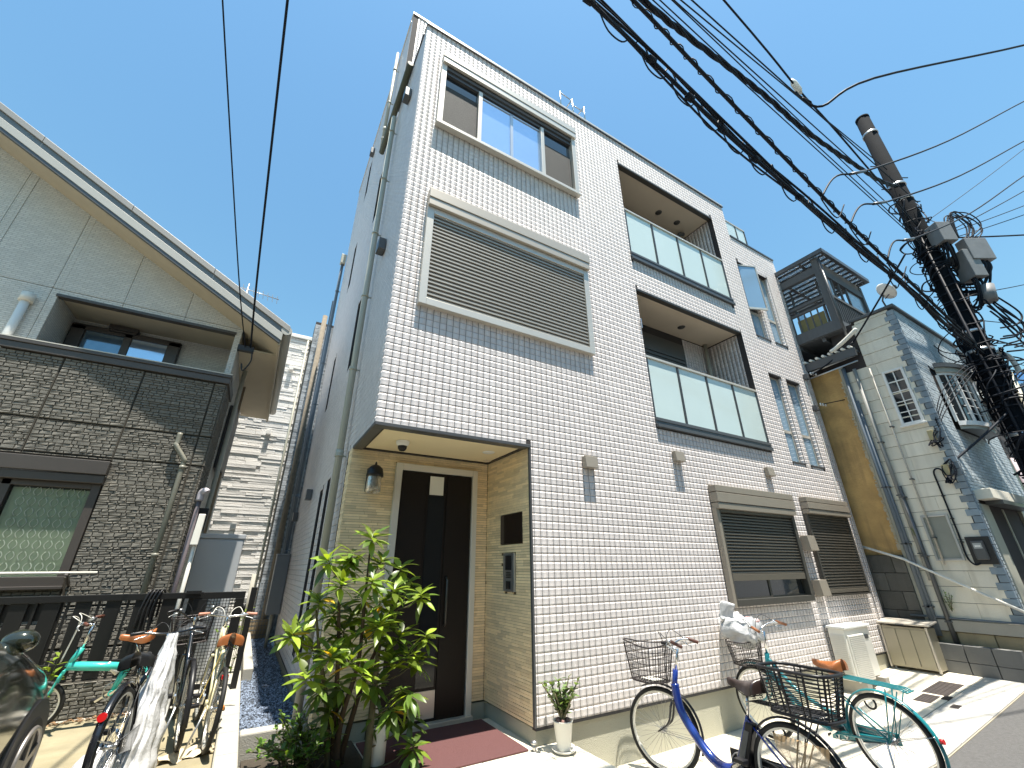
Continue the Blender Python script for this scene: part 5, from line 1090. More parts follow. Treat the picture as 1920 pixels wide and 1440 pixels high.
# two service lines to the charcoal house
for k, (p0, p1, r_, lb) in enumerate((((-.80, 8.42, 5.34), (-1.62, 4.21, 8.0), .010, 'thinner of two black wires running up from the charcoal house'), ((-.72, 8.42, 5.36), (-.93, 3.85, 8.0), .016, 'thicker of two black wires running up from the charcoal house'))):
    a = Vector(p0); v = Vector(p1)-a
    cable('service_line', lb, spline([a, a+v*.25-Vector((0, 0, .10)), a+v*.6-Vector((0, 0, .07)), a+v, a+v*1.6+Vector((0, 0, .15)), a+v*2.6+Vector((0, 0, .6))]), r_)
obj('wire_bracket', MB().box(-.92, -.66, 8.40, 8.50, 5.28, 5.38).tube(spline([(-.7, 8.42, 5.36), (-.66, 8.4, 5.1), (-.75, 8.45, 4.9), (-.8, 8.5, 5.05)]), .012, 6), m_dark, HL)
# ---------------------------------------------------------------- bicycles
m_bluebike = mat("deep_blue_enamel", (.012, .035, .22), .18, .1, var=.03, coat=.8); m_teal = mat("teal_enamel", (.012, .20, .23), .28, .05, var=.12, vs=9, coat=.4)
m_mint = mat("mint_enamel", (.05, .50, .42), .3, .05, var=.06, coat=.4); m_bblack = mat("black_enamel", (.012, .013, .016), .22, .1, var=.05, coat=.6); m_creamf = mat("cream_enamel", (.66, .60, .38), .3, var=.05, coat=.4)
m_rim = mat("brushed_rim", (.70, .69, .64), .35, .35, var=.04); m_spoke = mat("spoke_steel", (.52, .52, .52), .25, .9, var=0); m_leather = mat("tan_leather", (.34, .115, .035), .38, var=.12, vs=14, coat=.2)
m_bsad = mat("dark_brown_saddle", (.028, .017, .015), .3, var=.1, coat=.3); m_ksad = mat("black_saddle", (.014, .014, .015), .35, var=.1); m_red = mat("red_reflector", (.50, .01, .012), .2, coat=.6)
m_grip = mat("brown_grip", (.10, .035, .022), .5, var=.1); m_bwire = mat("dark_basket_wire", (.035, .028, .028), .45, .2, var=.05); m_net = mat("tan_skirt_guard", (.50, .34, .18), .7, var=.2, vs=20, alpha=.6); m_orange = mat("orange_plastic", (.5, .18, .02), .5)
def wheel(name, c, R, parent, ns=32, steer=None):
    c = Vector(c); T = lambda p: tuple(c+(Matrix.Rotation(steer, 3, 'Z') @ Vector(p) if steer else Vector(p)))
    q = MB(); n = 48
    def ring(prof, sm=True):
        k = len(q.v); m = len(prof)
        for i in range(n):
            a = 2*math.pi*i/n
            for (rr_, y) in prof: q.v.append(T((math.cos(a)*rr_, y, math.sin(a)*rr_)))
        for i in range(n):
            for j in range(m): q.face((k+i*m+j, k+i*m+(j+1) % m, k+((i+1) % n)*m+(j+1) % m, k+((i+1) % n)*m+j), .5, sm)
    ring([(R-.066, -.013), (R-.040, -.017), (R-.040, .017), (R-.066, .013)], False); w = obj(name, q, m_rim, parent)
    q = MB(); ring([(R-.034+.023*math.cos(t), .022*math.sin(t)) for t in [i*math.pi/4 for i in range(8)]]); q2 = q
    q2.v = [v for v in q2.v]; obj('tyre', q2, m_black, w)
    q = MB()
    for i in range(ns):
        a = 2*math.pi*i/ns; b = a+(.42 if i % 4 < 2 else -.42); y = .026 if i % 2 else -.026
        q.tube([T((math.cos(b)*.02, y, math.sin(b)*.02)), T((math.cos(a)*(R-.05), 0, math.sin(a)*(R-.05)))], .0016, 3, False)
    obj('spokes', q, m_spoke, w, stuff=True)
    obj('hub', MB().tube([T((0, -.045, 0)), T((0, -.03, 0)), T((0, -.018, 0)), T((0, .018, 0)), T((0, .03, 0)), T((0, .045, 0))], [.008, .026, .014, .014, .026, .008], 12), m_steel, w)
    return w
def fender(c, R, a0, a1, m, parent, steer=None, w=.024):
    c = Vector(c)
    def f(u, v):
        a = a0+(a1-a0)*u; y = (v-.5)*2*w; r_ = R+.022-.012*(2*v-1)**2
        p = Vector((math.cos(a)*r_, y, math.sin(a)*r_))
        return tuple(c+(Matrix.Rotation(steer, 3, 'Z') @ p if steer else p))
    return obj('fender', MB().grid(f, 26, 4), m, parent, solid=.003)
def saddle(x, z, m, parent, L=.33, w=.125, tilt=0):
    def f(u, v):
        t = u; hw = w*(.20+.80*(1/(1+math.exp(-9*(t-.58)))))*(min(1, (1-t)*7+.25) if t > .9 else 1)*min(1, .55+t*6)
        a = math.pi*v; y = math.cos(a)*hw; hg = .06+.05*min(1, max(0, (t-.25)/.5)); zz = hg*(math.sin(a)**.55-.55)*(1 if t > .04 else .7)+.16*max(0, t-.62)**1.5+.05*max(0, .35-t)
        return (x+L*(.55-t), y*(1+.12*math.sin(a)), z+.03+zz+tilt*(.5-t))
    s_ = obj('saddle', MB().grid(f, 18, 14), m, parent)
    q = MB()
    for y in (-.035, .035):
        q.tube(spline([(x+.11, y*.3, z), (x+.02, y, z-.035), (x-.07, y, z-.03), (x-.10, y, z)], 4), .004, 6)
        b = Vector((x-.085, y*1.5, z-.045)); q.tube([b+Vector((.014*math.cos(i*.9), .014*math.sin(i*.9), i*.0022)) for i in range(24)], .003, 5)
    obj('saddle_springs', q, m_blackp, s_); return s_
def wirebasket(name, c, l, w, h, m, parent, taper=.8, nv=44, nr=5, rnd_=.12, rw=.0028, wavy=0):
    """c = centre of the bottom; a rounded, tapering wire basket"""
    c = Vector(c)
    def per(a, k, sc):
        x, y = math.cos(a), math.sin(a); e = 4.0
        d = (abs(x)**e+abs(y)**e)**(-1/e); return c+Vector((x*d*l/2*sc, y*d*w/2*sc, k*h))
    q = MB()
    for j in range(nr+1):
        k = j/nr; sc = taper+(1-taper)*k
        q.tube([per(2*math.pi*i/40, k+(wavy*math.sin(4*math.pi*i/40)*(k)), sc) for i in range(40)], rw*2.6 if j in (0, nr) else rw, 5, False, .5, True)
    for i in range(nv):
        a = 2*math.pi*i/nv; q.tube([per(a, 0, taper), per(a, .5, (1+taper)/2), per(a, 1, 1)], rw, 4, False)
    for i in range(9):
        t = (i-4)/4.6; q.tube([c+Vector((t*l/2*taper, -w/2*taper*.98, 0)), c+Vector((t*l/2*taper, w/2*taper*.98, 0))], rw, 4, False)
    for i in range(7):
        t = (i-3)/3.6; q.tube([c+Vector((-l/2*taper*.98, t*w/2*taper, .002)), c+Vector((l/2*taper*.98, t*w/2*taper, .002))], rw, 4, False)
    return obj(name, q, m, parent)
def bike(label, loc, head, lean, R, wb, st, steer=0, group=None, name='bicycle', roll=None):
    b = thing(name, label, 'bicycle', loc, 0, group, local=True)
    b.rotation_euler = Matrix(Matrix.Rotation(math.radians(head), 3, 'Z') @ Matrix.Rotation(-math.radians(lean), 3, 'X')).to_euler()
    fm = st['frame']; bx = .40*wb; H1 = Vector((wb-.235, 0, st.get('hz', .95))); H0 = Vector((wb-.185, 0, .70)) if not st.get('mini') else Vector((wb-.16, 0, .60))
    sc = Vector((bx-.17, 0, st.get('sc', .72))); bb = Vector((bx, 0, .31)); rh = Vector((0, 0, R)); fh = Vector((wb, 0, R))
    wheel('wheel', rh, R, b, st.get('ns', 32)); wheel('wheel', fh, R, b, st.get('ns', 32), math.radians(steer))
    SR = Matrix.Rotation(math.radians(steer), 3, 'Z')
    def sv(p): p = Vector(p); return H0*1+SR @ (p-H0)
    q = MB(); q.tube([H1, H0], .027, 12)
    k = st['kind']
    if k == 'step': q.tube(spline([H0+(H1-H0)*.45, H0+Vector((-.06, 0, -.10)), Vector((wb*.72, 0, .44)), Vector((wb*.60, 0, .305)), Vector((wb*.5, 0, .265)), bb+Vector((.02, 0, -.02))], 8), .040, 14)
    elif k == 'double':
        q.tube([H0+(H1-H0)*.15, Vector((wb*.56, 0, .36)), bb], .024, 12); q.tube(spline([H1*.8+H0*.2, Vector((wb*.62, 0, .60)), Vector((bx-.06, 0, .47))], 6), .021, 12)
    elif k == 'diamond': q.tube([H0+(H1-H0)*.1, bb], .019, 12); q.tube([H1*.85+H0*.15, sc*.92+bb*.08], .017, 12)
    elif k == 'mini': q.tube([H0+(H1-H0)*.05, Vector((bx-.1, 0, .55))], .044, 14); q.tube([Vector((bx-.05, 0, .54)), bb], .02, 10)
    q.tube([bb, sc], .018, 12)
    for y in (-.05, .05):
        q.tube([sc+Vector((0, y*.3, -.02)), rh+Vector((0, y, 0))], .0085, 8); q.tube([bb+Vector((-.03, y*.6, 0)), rh+Vector((0, y, 0))], .010, 8)
    q.tube([bb+Vector((0, -.04, 0)), bb+Vector((0, .04, 0))], .026, 12); fr = obj('frame', q, fm, b)
    q = MB(); cr = H0+Vector((.01, 0, -.03))
    for y in (-.048, .048): q.tube([sv(p) for p in spline([cr+Vector((0, y*.5, .0)), cr+Vector((.02, y, -.06)), cr+Vector((.06, y, -.2)), fh+Vector((0, y, 0))], 5)], [.013]*6+[.011]*5+[.008]*5, 10)
    q.tube([sv(cr+Vector((0, -.05, -.01))), sv(cr+Vector((0, .05, -.01)))], .016, 10); fk = obj('fork', q, st.get('fork', fm), b)
    if st.get('fender', True):
        fender(rh, R, math.radians(-8), math.radians(195), st.get('fm', m_blackp), b); fender(fh, R, math.radians(60), math.radians(200), st.get('fm', m_blackp), b, math.radians(steer))
        q = MB()
        for y in (-.035, .035): q.tube([rh+Vector((0, y*1.2, 0)), rh+Vector((-(R+.02)*math.cos(.35), y*.6, (R+.02)*math.sin(.35)*1.0))], .0028, 5); q.tube([sv(fh+Vector((0, y, 0))), sv(fh+Vector((-(R+.02)*.95, y*.6, -.02)))], .0028, 5)
        obj('fender_stay', q, m_spoke, b)
    # stem and bars
    sz = st.get('bar', 1.13); top = Vector((H1.x-.035, 0, sz)); q = MB(); q.tube([sv(H1), sv(top)], .014, 10); q.tube([sv(top+Vector((0, 0, -.02))), sv(top+Vector((.06, 0, .0)))], .016, 10); obj('stem', q, m_chrome, b)
    bk = st.get('bars', 'up'); q = MB()
    for s in (-1, 1):
        if bk == 'up': pts = [(.06, 0, .0), (.07, s*.07, .02), (.03, s*.17, .06), (-.05, s*.235, .07), (-.13, s*.26, .05)]
        elif bk == 'wave': pts = [(.05, 0, -.01), (.05, s*.06, -.01), (.04, s*.13, .05), (.0, s*.2, .085), (-.05, s*.27, .08)]
        else: pts = [(.05, 0, 0), (.05, s*.1, .01), (.03, s*.22, .03), (.0, s*.29, .03)]
        P_ = [sv(top+Vector(p)) for p in spline(pts, 5)]; q.tube(P_, .0105, 9)
        e = P_[-1]; d = (P_[-1]-P_[-3]).normalized(); g = obj('grip', MB().tube([e-d*.11, e-d*.09, e+d*.01, e+d*.015], [.0125, .0165, .0165, .012], 10), st.get('grip', m_grip), b)
        lv = MB(); a0 = e-d*.14+Vector((0, 0, -.01)); lv.tube(spline([a0, a0+d*.03+SR @ Vector((.05, 0, -.025)), a0+d*.09+SR @ Vector((.055, 0, -.035)), a0+d*.13+SR @ Vector((.05, 0, -.045))], 4), .005, 6); lv.tube([a0-d*.015, a0+d*.02], .017, 8)
        obj('brake_lever', lv, m_steel, b)
        cb_ = MB(); cb_.tube(spline([a0, a0+SR @ Vector((.12, -s*.05, .07)), sv(top+Vector((.13, s*.03, .02))), sv(H0+Vector((.07, s*.02, .05)))], 6), .0035, 5); obj('brake_cable', cb_, st.get('cablem', m_blackp), b)
    obj('handlebar', q, st.get('barm', m_chrome), b)
    # seat
    if st.get('saddle'):
        sx, szz = st.get('sx', sc.x-.055), st['sz']; obj('seat_post', MB().tube([sc-Vector((0, 0, .03)), Vector((sx+.01, 0, szz-.02))], .0135, 10), m_chrome, b); saddle(sx, szz, st['saddle'], b)
    # drive
    q = MB(); q.torus(bb+Vector((0, -.052, 0)), (0, 1, 0), .085, .006, 32, 5); 
    for i in range(5): a = i*1.2566; q.bar(bb+Vector((0, -.052, 0)), bb+Vector((.085*math.cos(a), -.052, .085*math.sin(a))), .012, .006, (0, 1, 0))
    cs = obj('chain_ring', q, m_steel, b)
    for s in (-1, 1):
        a = math.radians(-35) if s < 0 else math.radians(145); e = bb+Vector((math.cos(a)*.165, s*.075, math.sin(a)*.165))
        obj('crank', MB().bar(bb+Vector((0, s*.065, 0)), e, .022, .014, (0, 1, 0)), m_chrome, b); obj('pedal', MB().box(e.x-.045, e.x+.045, e.y+s*.02-(.0 if s > 0 else .08), e.y+s*.02+(.08 if s > 0 else .0), e.z-.014, e.z+.014), m_blackp, b, bevel=.004)
    obj('chain', MB().tube([bb+Vector((0, -.052, .085)), rh+Vector((0, -.052, .035))], .005, 5).tube([bb+Vector((0, -.052, -.085)), rh+Vector((0, -.052, -.035))], .005, 5), m_dgrey, b)
    if st.get('guard'): obj('chain_guard', MB().hexa([bb+Vector((.10, -.072, -.10)), bb+Vector((.10, -.06, -.10)), rh+Vector((-.03, -.06, -.045)), rh+Vector((-.03, -.072, -.045)), bb+Vector((.10, -.072, .10)), bb+Vector((.10, -.06, .10)), rh+Vector((-.03, -.06, .05)), rh+Vector((-.03, -.072, .05))]), st['guard'], b, bevel=.008)
    if st.get('rack'):
        q = MB(); z = R*2+.06
        for y in (-.055, -.02, .02, .055): q.tube([(sc.x-.03, y*.6, z+.0), (sc.x-.10, y, z+.02), (-.25, y, z+.02), (-.30, y*.8, z)], .006, 6)
        q.tube([(-.30, -.06, z+.005), (-.30, .06, z+.005)], .006, 6)
        for y in (-.06, .06): q.tube([(-.12, y*.9, z), (0, y, R)], .006, 6); q.tube([(-.22, y*.9, z), (-.01, y, R)], .005, 6)
        obj('rear_rack', q, st['rack'], b)
    q = MB()   # stand
    q.tube([rh+Vector((.02, .07, 0)), Vector((-.03, .17, .01+.17*math.tan(math.radians(lean)))) if not st.get('dbl') else Vector((-.06, .14, .02))], .009, 8); obj('kickstand', q, m_steel, b)
    ra = st.get('ra', .28)
    rf_ = MB(); rf_.tube([(-(R+.022)*math.cos(ra)-.01, 0, R+(R+.02)*math.sin(ra)), (-(R+.022)*math.cos(ra)-.035, 0, R+(R+.02)*math.sin(ra)+.004)], [st.get('rr', .02)]*2, 14)
    if st.get('rr', 1): obj('rear_reflector', rf_, m_red, b)
    obj('lock', MB().torus((.10, 0, R+R*.72), (0, 1, 0), .05, .009, 18, 6), m_blackp, b)
    b['_H'] = 0; del b['_H']
    return b, dict(H1=H1, H0=H0, sc=sc, bb=bb, rh=rh, fh=fh, top=top, sv=sv)
# blue electric bicycle
bb_, k = bike('deep blue electric bicycle with wire front basket and black rear basket', (4.053, 2.521, -.318), 91, -2.4, .377, 1.33, dict(frame=m_bluebike, fork=m_bblack, kind='step', saddle=m_bsad, sz=.90, sx=.32, sc=.70, bar=1.12, hz=.93, grip=m_grip, guard=m_blackp, rack=m_bblack), 20)
o = wirebasket('front_basket', k['sv']((1.38, 0, .80)), .42, .46, .34, m_bwire, bb_, .74, 40, 6, wavy=.06); obj('flyer', MB().box(1.26, 1.44, .0, .15, .812, .816), m_paper, o)
q = MB(); c = Vector((-.16, 0, .83))
def perb(a, kz, sc): x, y = math.cos(a), math.sin(a); d = (abs(x)**5+abs(y)**5)**(-1/5); return c+Vector((x*d*.27*sc, y*d*.20*sc, kz*.30))
for j in range(12): q.tube([perb(2*math.pi*i/40, j/11, .82+.18*j/11) for i in range(40)], .013 if j in (0, 11) else .0042, 6, False, .5, True)
for i in range(40):
    a = 2*math.pi*i/40
    if i % 4 in (0, 1): q.tube([perb(a, 0, .82), perb(a, 1, 1)], .006, 5, False)
for i in range(12): t = (i-5.5)/6.2; q.tube([c+Vector((t*.22, -.16, 0)), c+Vector((t*.22, .16, 0))], .006, 4, False)
obj('rear_basket', q, m_blackp, bb_)
bt = obj('battery', MB().hexa([(.41, -.045, .34), (.50, -.045, .33), (.50, .045, .33), (.41, .045, .34), (.30, -.04, .66), (.37, -.04, .67), (.37, .04, .67), (.30, .04, .66)]), m_blackp, bb_, bevel=.012)
obj('battery_panel', MB().hexa([(.42, .046, .40), (.48, .046, .395), (.48, .049, .395), (.42, .049, .40), (.345, .042, .60), (.39, .042, .605), (.39, .045, .605), (.345, .045, .60)]), m_dgrey, bt); obj('motor', MB().lathe([(0, -.06), (.075, -.055), (.085, -.02), (.085, .02), (.075, .055), (0, .06)], (0, 0, 0), 20), m_bblack, bb_)
mo = [c_ for c_ in children(bb_) if c_.name.startswith('motor')][0]; mo.rotation_euler = (math.pi/2, 0, 0); mo.location = (.50, 0, .27)
obj('skirt_guard', MB().grid(lambda u, v: (-.10+.21*math.cos(math.pi*u)*v, .075+.012*math.sin(u*9), .66-.22*math.sin(math.pi*u)*v), 14, 8), m_net, bb_); obj('tail_lamp', MB().box(-.42, -.385, -.03, .03, .44, .50), m_red, bb_, bevel=.008)
ctl = obj('control_panel', MB().box(1.02, 1.08, .13, .20, 1.165, 1.19), m_blackp, bb_, bevel=.006)
# green bicycle
gb_, k = bike('teal green city bicycle with tan saddle and bundled silver cover in its basket', (5.657, 2.482, -.318), 81.2, 5, .388, 1.40, dict(frame=m_teal, kind='double', saddle=m_leather, sz=.90, sx=.40, sc=.70, bar=1.17, hz=.93, grip=m_leather, guard=m_teal, rack=m_teal, fm=m_teal), 4)
wirebasket('front_basket', k['sv']((1.47, 0, .78)), .32, .38, .26, m_bwire, gb_, .80, 46, 4)
obj('lamp', MB().tube([(1.60, -.02, .68), (1.66, -.02, .68)], [.03, .04], 12), m_chrome, gb_)
# the silver cover bundled on the basket: a crumpled sheet
m_silver = mat("silver_cover_cloth", (.50, .505, .51), .55, .12, var=.12, vs=9, bump=.5, bs=40)
from mathutils import noise as mn
def crumple(fn, nu, nv, amp, fq, seed=0, sm=True):
    q = MB()
    def g(u, v):
        p = Vector(fn(u, v)); s = p*fq+Vector((seed, seed*2, 0))
        d = Vector((mn.noise(s), mn.noise(s+Vector((31, 7, 3))), mn.noise(s+Vector((5, 17, 41)))))+.5*Vector((abs(mn.noise(s*2.3)), abs(mn.noise(s*2.3+Vector((3, 3, 9)))), abs(mn.noise(s*2.3+Vector((8, 1, 2))))))
        return tuple(p+d*amp)
    q.grid(g, nu, nv, .5, sm); return q
gm = gb_.matrix_basis.copy()
def blob(c, r): return lambda u, v: (c[0]+r[0]*math.cos(2*math.pi*u)*math.sin(math.pi*v), c[1]+r[1]*math.sin(2*math.pi*u)*math.sin(math.pi*v), c[2]-r[2]*math.cos(math.pi*v))
cv = tag(obj('folded_cover', crumple(blob((0, 0, 0), (.22, .25, .17)), 44, 26, .085, 7, 3), m_silver), 'crumpled silver bicycle cover stuffed in the teal bicycle basket', 'cover')
gh = Vector((math.cos(math.radians(81.2)), math.sin(math.radians(81.2)), 0)); gr_ = Vector((gh.y, -gh.x, 0)); gp = Vector((5.657, 2.482, -.318))+gh*1.50-gr_*.07
cv.location = gp+Vector((0, 0, 1.13))
c3 = obj('loose_fold', crumple(lambda u, v: (-.22+.16*u-.02*v, .10-.1*u, -.05+.36*v), 12, 20, .05, 9, 8), m_silver, cv, solid=.004)
tag(obj('plastic_bag', crumple(blob((0, 0, 0), (.09, .11, .08)), 24, 16, .035, 14, 5), mat("pink_white_plastic", (.66, .42, .40), .4, var=.4, vs=12)), 'small pink and white plastic bag beside the silver cover in the basket', 'bag').location = gp+gr_*.14+Vector((0, 0, 1.20))-gh*.05
# left yard bicycles
yg = None
black_, k = bike('black bicycle with red reflector whose rear wheel faces the street', (-.58, 4.90, .0), 83, 3, .382, 1.20, dict(frame=m_bblack, kind='diamond', saddle=m_ksad, sz=.86, bar=1.0, grip=m_blackp, barm=m_bblack, guard=m_bblack, bars='flat', fm=m_bblack, ra=.70, rr=.027))
city_, k = bike('black city bicycle with wavy handlebar and mesh basket, without a saddle', (-.22, 5.92, 0), 97, 3, .37, 1.24, dict(frame=m_bblack, kind='double', saddle=None, bar=1.06, bars='wave', barm=m_bblack, grip=m_blackp, rack=None, rr=0))
wirebasket('front_basket', k['sv']((1.30, 0, .76)), .34, .44, .28, m_bwire, city_, .82, 40, 6)
obj('basket_bag', crumple(blob((1.32, -.02, .86), (.12, .17, .10)), 20, 12, .03, 12, 2), mat("dark_bag_cloth", (.03, .035, .04), .6), city_)
white_, k = bike('cream framed bicycle with tan saddle and rusty parts beside the kerb', (.0, 5.74, 0), 97, -3, .35, 1.18, dict(frame=m_creamf, kind='diamond', saddle=m_leather, sz=.86, bar=1.06, bars='flat', grip=mat("pinkish_tape", (.48, .22, .15), .6), barm=m_chrome, fender=False, rr=0, cablem=m_offw))
obj('yellow_strap', MB().grid(lambda u, v: (.36-.18*v, .03+.10*v, .76-.36*v+.008*math.sin(v*20)-.0+.03*(u-.5)), 2, 14), mat("yellow_strap", (.42, .31, .08), .7), white_, solid=.004); obj('red_lamp', MB().box(-.12, -.08, -.03, .03, .60, .64), m_red, white_, bevel=.008); obj('orange_pedal', MB().box(.52, .60, -.16, -.08, .22, .25), m_orange, white_)
mint_, k = bike('mint green small wheeled bicycle with tan saddle along the fence', (-.62, 7.28, 0), 180, 4, .25, 1.02, dict(frame=m_mint, kind='mini', mini=True, saddle=m_leather, sz=.82, sx=.30, sc=.68, hz=.78, bar=1.02, bars='flat', grip=m_grip, fender=False, rr=0, ns=20, cablem=m_offw))
obj('pump_bag', MB().tube([(.40, .02, .50), (.52, .0, .60)], .03, 8), m_offw, mint_)
# silver cover hanging between the bicycles
def drape(u, v):
    a = u*2*math.pi; w = .035+.13*v**.8; l = .05+.36*v**.9; x, y = math.cos(a), math.sin(a)
    f = 1+.10*math.sin(7*a+2*v)+.06*math.sin(13*a+5*v)
    return (-.47+x*w*f-.03*v, 5.68+y*l*f-.22*v, 1.0*(1-v)+.012)
tag(obj('bicycle_cover', crumple(drape, 70, 36, .030, 7, 1), m_silver), 'silver bicycle cover hanging in folds beside the black bicycle', 'cover')
tag(obj('bicycle_cover', crumple(lambda u, v: (-1.0+.62*u, 4.75+.85*v+.1*u, .02+.30*math.sin(math.pi*u)**2*math.sin(math.pi*min(1, v*1.1))**.7), 36, 36, .05, 6, 9), m_silver), 'silver cover heaped on the ground behind the black bicycle rear wheel', 'cover')
tag(obj('rag', crumple(lambda u, v: (-.34+.42*u, 5.62+.24*v+.1*u, .012+.035*math.sin(math.pi*u)*math.sin(math.pi*v)), 26, 14, .045, 12, 4), mat("beige_rag", (.55, .47, .33), .95, var=.15)), 'dirty beige rag on the ground by the cream bicycle wheel', 'rag')
# dead leaves along the fence foot
q = MB(); rr = random.Random(3)
for i in range(260):
    x, y = rr.uniform(-2.2, .02), 7.62-abs(rr.gauss(0, .07)); z = rr.uniform(.004, .03); s = rr.uniform(.015, .035); a = rr.random()*6.28; c_, d_ = math.cos(a)*s, math.sin(a)*s
    q.quad((x+c_, y+d_, z), (x-d_*.6, y+c_*.6, z+s*.4), (x-c_, y-d_, z), (x+d_*.6, y-c_*.6, z+s*.3), rr.random())
obj('dead_leaves', q, mat("dead_leaf", (.20, .12, .06), .9, tint=.6))['kind'] = 'stuff'
# ---------------------------------------------------------------- the parked car at the left edge
m_car = mat("dark_olive_car_paint", (.028, .032, .020), .12, .35, var=.05, coat=1, spec=.6)
CR = thing('parked_car', 'glossy dark olive small car with its nose towards the fence', 'car', (-2.1, 4.9, 0))
secs = [(3.35, .55, .80, .80), (3.5, .30, 1.02, .98), (3.9, .25, 1.18, 1.0), (4.35, .22, 1.22, 1.0), (4.75, .22, 1.12, 1.0), (5.1, .22, .99, .995), (5.35, .23, .93, .975), (5.60, .26, .86, .92), (5.74, .33, .74, .82), (5.78, .42, .62, .74)]
HWc = .88; CXc = -2.0
def sect(y, z0, z1, wf):
    w = HWc*wf; p = [(0, z1+.03), (.55, z1+.025), (.80, z1-.01), (.93, z1-.08), (1.0, z1-.26), (1.0, (z0+z1)/2-.05), (.97, z0+.12), (.90, z0), (0, z0)]
    R_ = [(CXc+a*w, y, z) for a, z in p]; return R_+[(CXc-a*w, y, z) for a, z in p[-2:0:-1]]
q = MB(); n = None
for s_ in secs:
    r_ = sect(*s_); n = len(r_); q.v += r_
for i in range(len(secs)-1):
    for j in range(n): q.face((i*n+j, i*n+(j+1) % n, (i+1)*n+(j+1) % n, (i+1)*n+j), .5, True)
q.face(range(n)); q.face([len(q.v)-n+j for j in range(n)][::-1])
obj('body', q, m_car, CR, subsurf=2)
q = MB(); cab = [(3.3, 1.0, .70), (3.4, 1.45, .66), (3.8, 1.55, .64), (4.0, 1.50, .64), (4.55, 1.06, .70)]
for (y, z, w) in cab: q.v += [(CXc-.72, y if y > 4 else y, 1.0), (CXc-w, y, z), (CXc+w, y, z), (CXc+.72, y, 1.0)]
for i in range(len(cab)-1):
    for j in range(3): q.face((i*4+j, i*4+j+1, i*4+j+5, i*4+j+4), .5, True)
obj('cabin_glass', q, m_glass, CR); obj('cabin_roof', MB().hexa([(CXc-.62, 3.45, 1.50), (CXc+.62, 3.45, 1.50), (CXc+.60, 4.0, 1.50), (CXc-.60, 4.0, 1.50), (CXc-.6, 3.5, 1.56), (CXc+.6, 3.5, 1.56), (CXc+.56, 3.95, 1.57), (CXc-.56, 3.95, 1.57)]), m_car, CR, bevel=.03)
for y in (5.10, 3.75):
    for sx in (1, -1):
        x = CXc+sx*(HWc-.075)
        w = obj('wheel', MB().tube([(x-sx*.09, y, .30), (x-sx*.07, y, .30), (x+sx*.07, y, .30), (x+sx*.088, y, .30)], [.27, .30, .30, .275], 32), m_black, CR)
        obj('arch', MB().tube([(x-sx*.12, y, .33), (x+sx*.081, y, .33)], .365, 32), m_dark, w)
        q = MB(); q.torus((x+sx*.092, y, .30), (1, 0, 0), .215, .018, 32, 6)
        for i in range(5): a = i*1.2566+.3; q.bar((x+sx*.094, y, .30), (x+sx*.092, y+.21*math.cos(a), .30+.21*math.sin(a)), .05, .02, (1, 0, 0))
        q.tube([(x+sx*.07, y, .3), (x+sx*.105, y, .3)], .045, 12); obj('alloy_rim', q, mat("dull_alloy", (.30, .28, .26), .4, .7) if y > 4 and sx > 0 else bpy.data.materials["dull_alloy"], w)
mr = obj('side_mirror', MB().grid(lambda u, v: (-1.245+.10*math.cos(2*math.pi*u)*math.sin(math.pi*v), 4.64-.075*math.cos(math.pi*v)*1.0, 1.135+.075*math.sin(2*math.pi*u)*math.sin(math.pi*v)), 20, 12), m_car, CR); obj('mirror_foot', MB().box(-1.36, -1.26, 4.63, 4.69, 1.03, 1.09), m_dark, mr, bevel=.01)
hl = obj('headlight', MB().grid(lambda u, v: (-1.72+.16*u, 5.72+.06*math.sin(math.pi*u)-.10*u+.03*math.sin(math.pi*v), .58+.16*v), 8, 6), mat("headlight_lens", (.6, .62, .62), .08, coat=.8, trans=.3), CR)
obj('bumper_grille', MB().box(CXc-.4, CXc+.4, 5.76, 5.795, .34, .46), m_dark, CR, bevel=.02); obj('number_plate', MB().box(CXc-.16, CXc+.16, 5.795, 5.80, .46, .60), m_offw, CR)
# ---------------------------------------------------------------- plants
def leafmat(name, c, tr=.35):
    m = mat(name, c, .36, var=.14, vs=14, rnd=.40, tint=.5, spec=.5)
    t = m.node_tree; b = t.nodes["Principled BSDF"]; out = t.nodes["Material Output"]
    tl = t.nodes.new("ShaderNodeBsdfTranslucent"); mx = t.nodes.new("ShaderNodeMixShader"); mx.inputs[0].default_value = tr
    src = b.inputs["Base Color"].links[0].from_socket; mul = t.nodes.new("ShaderNodeMix"); mul.data_type = 'RGBA'; mul.blend_type = 'MULTIPLY'; mul.inputs["Factor"].default_value = 1
    t.links.new(src, mul.inputs["A"]); mul.inputs["B"].default_value = (1.7, 1.5, .5, 1); t.links.new(mul.outputs["Result"], tl.inputs["Color"])
    t.links.new(b.outputs[0], mx.inputs[1]); t.links.new(tl.outputs[0], mx.inputs[2]); t.links.new(mx.outputs[0], out.inputs["Surface"]); return m
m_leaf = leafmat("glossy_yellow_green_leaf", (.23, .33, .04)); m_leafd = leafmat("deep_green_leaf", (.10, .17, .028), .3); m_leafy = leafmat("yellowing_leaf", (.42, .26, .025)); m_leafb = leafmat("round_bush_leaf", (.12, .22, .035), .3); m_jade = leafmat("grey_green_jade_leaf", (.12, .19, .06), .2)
m_bark = mat("olive_bark", (.125, .115, .06), .85, var=.25, vs=14, bump=1, bs=60, streak=.3); m_barkd = mat("dark_brown_bark", (.07, .048, .03), .9, var=.3, vs=14, bump=1, bs=50)
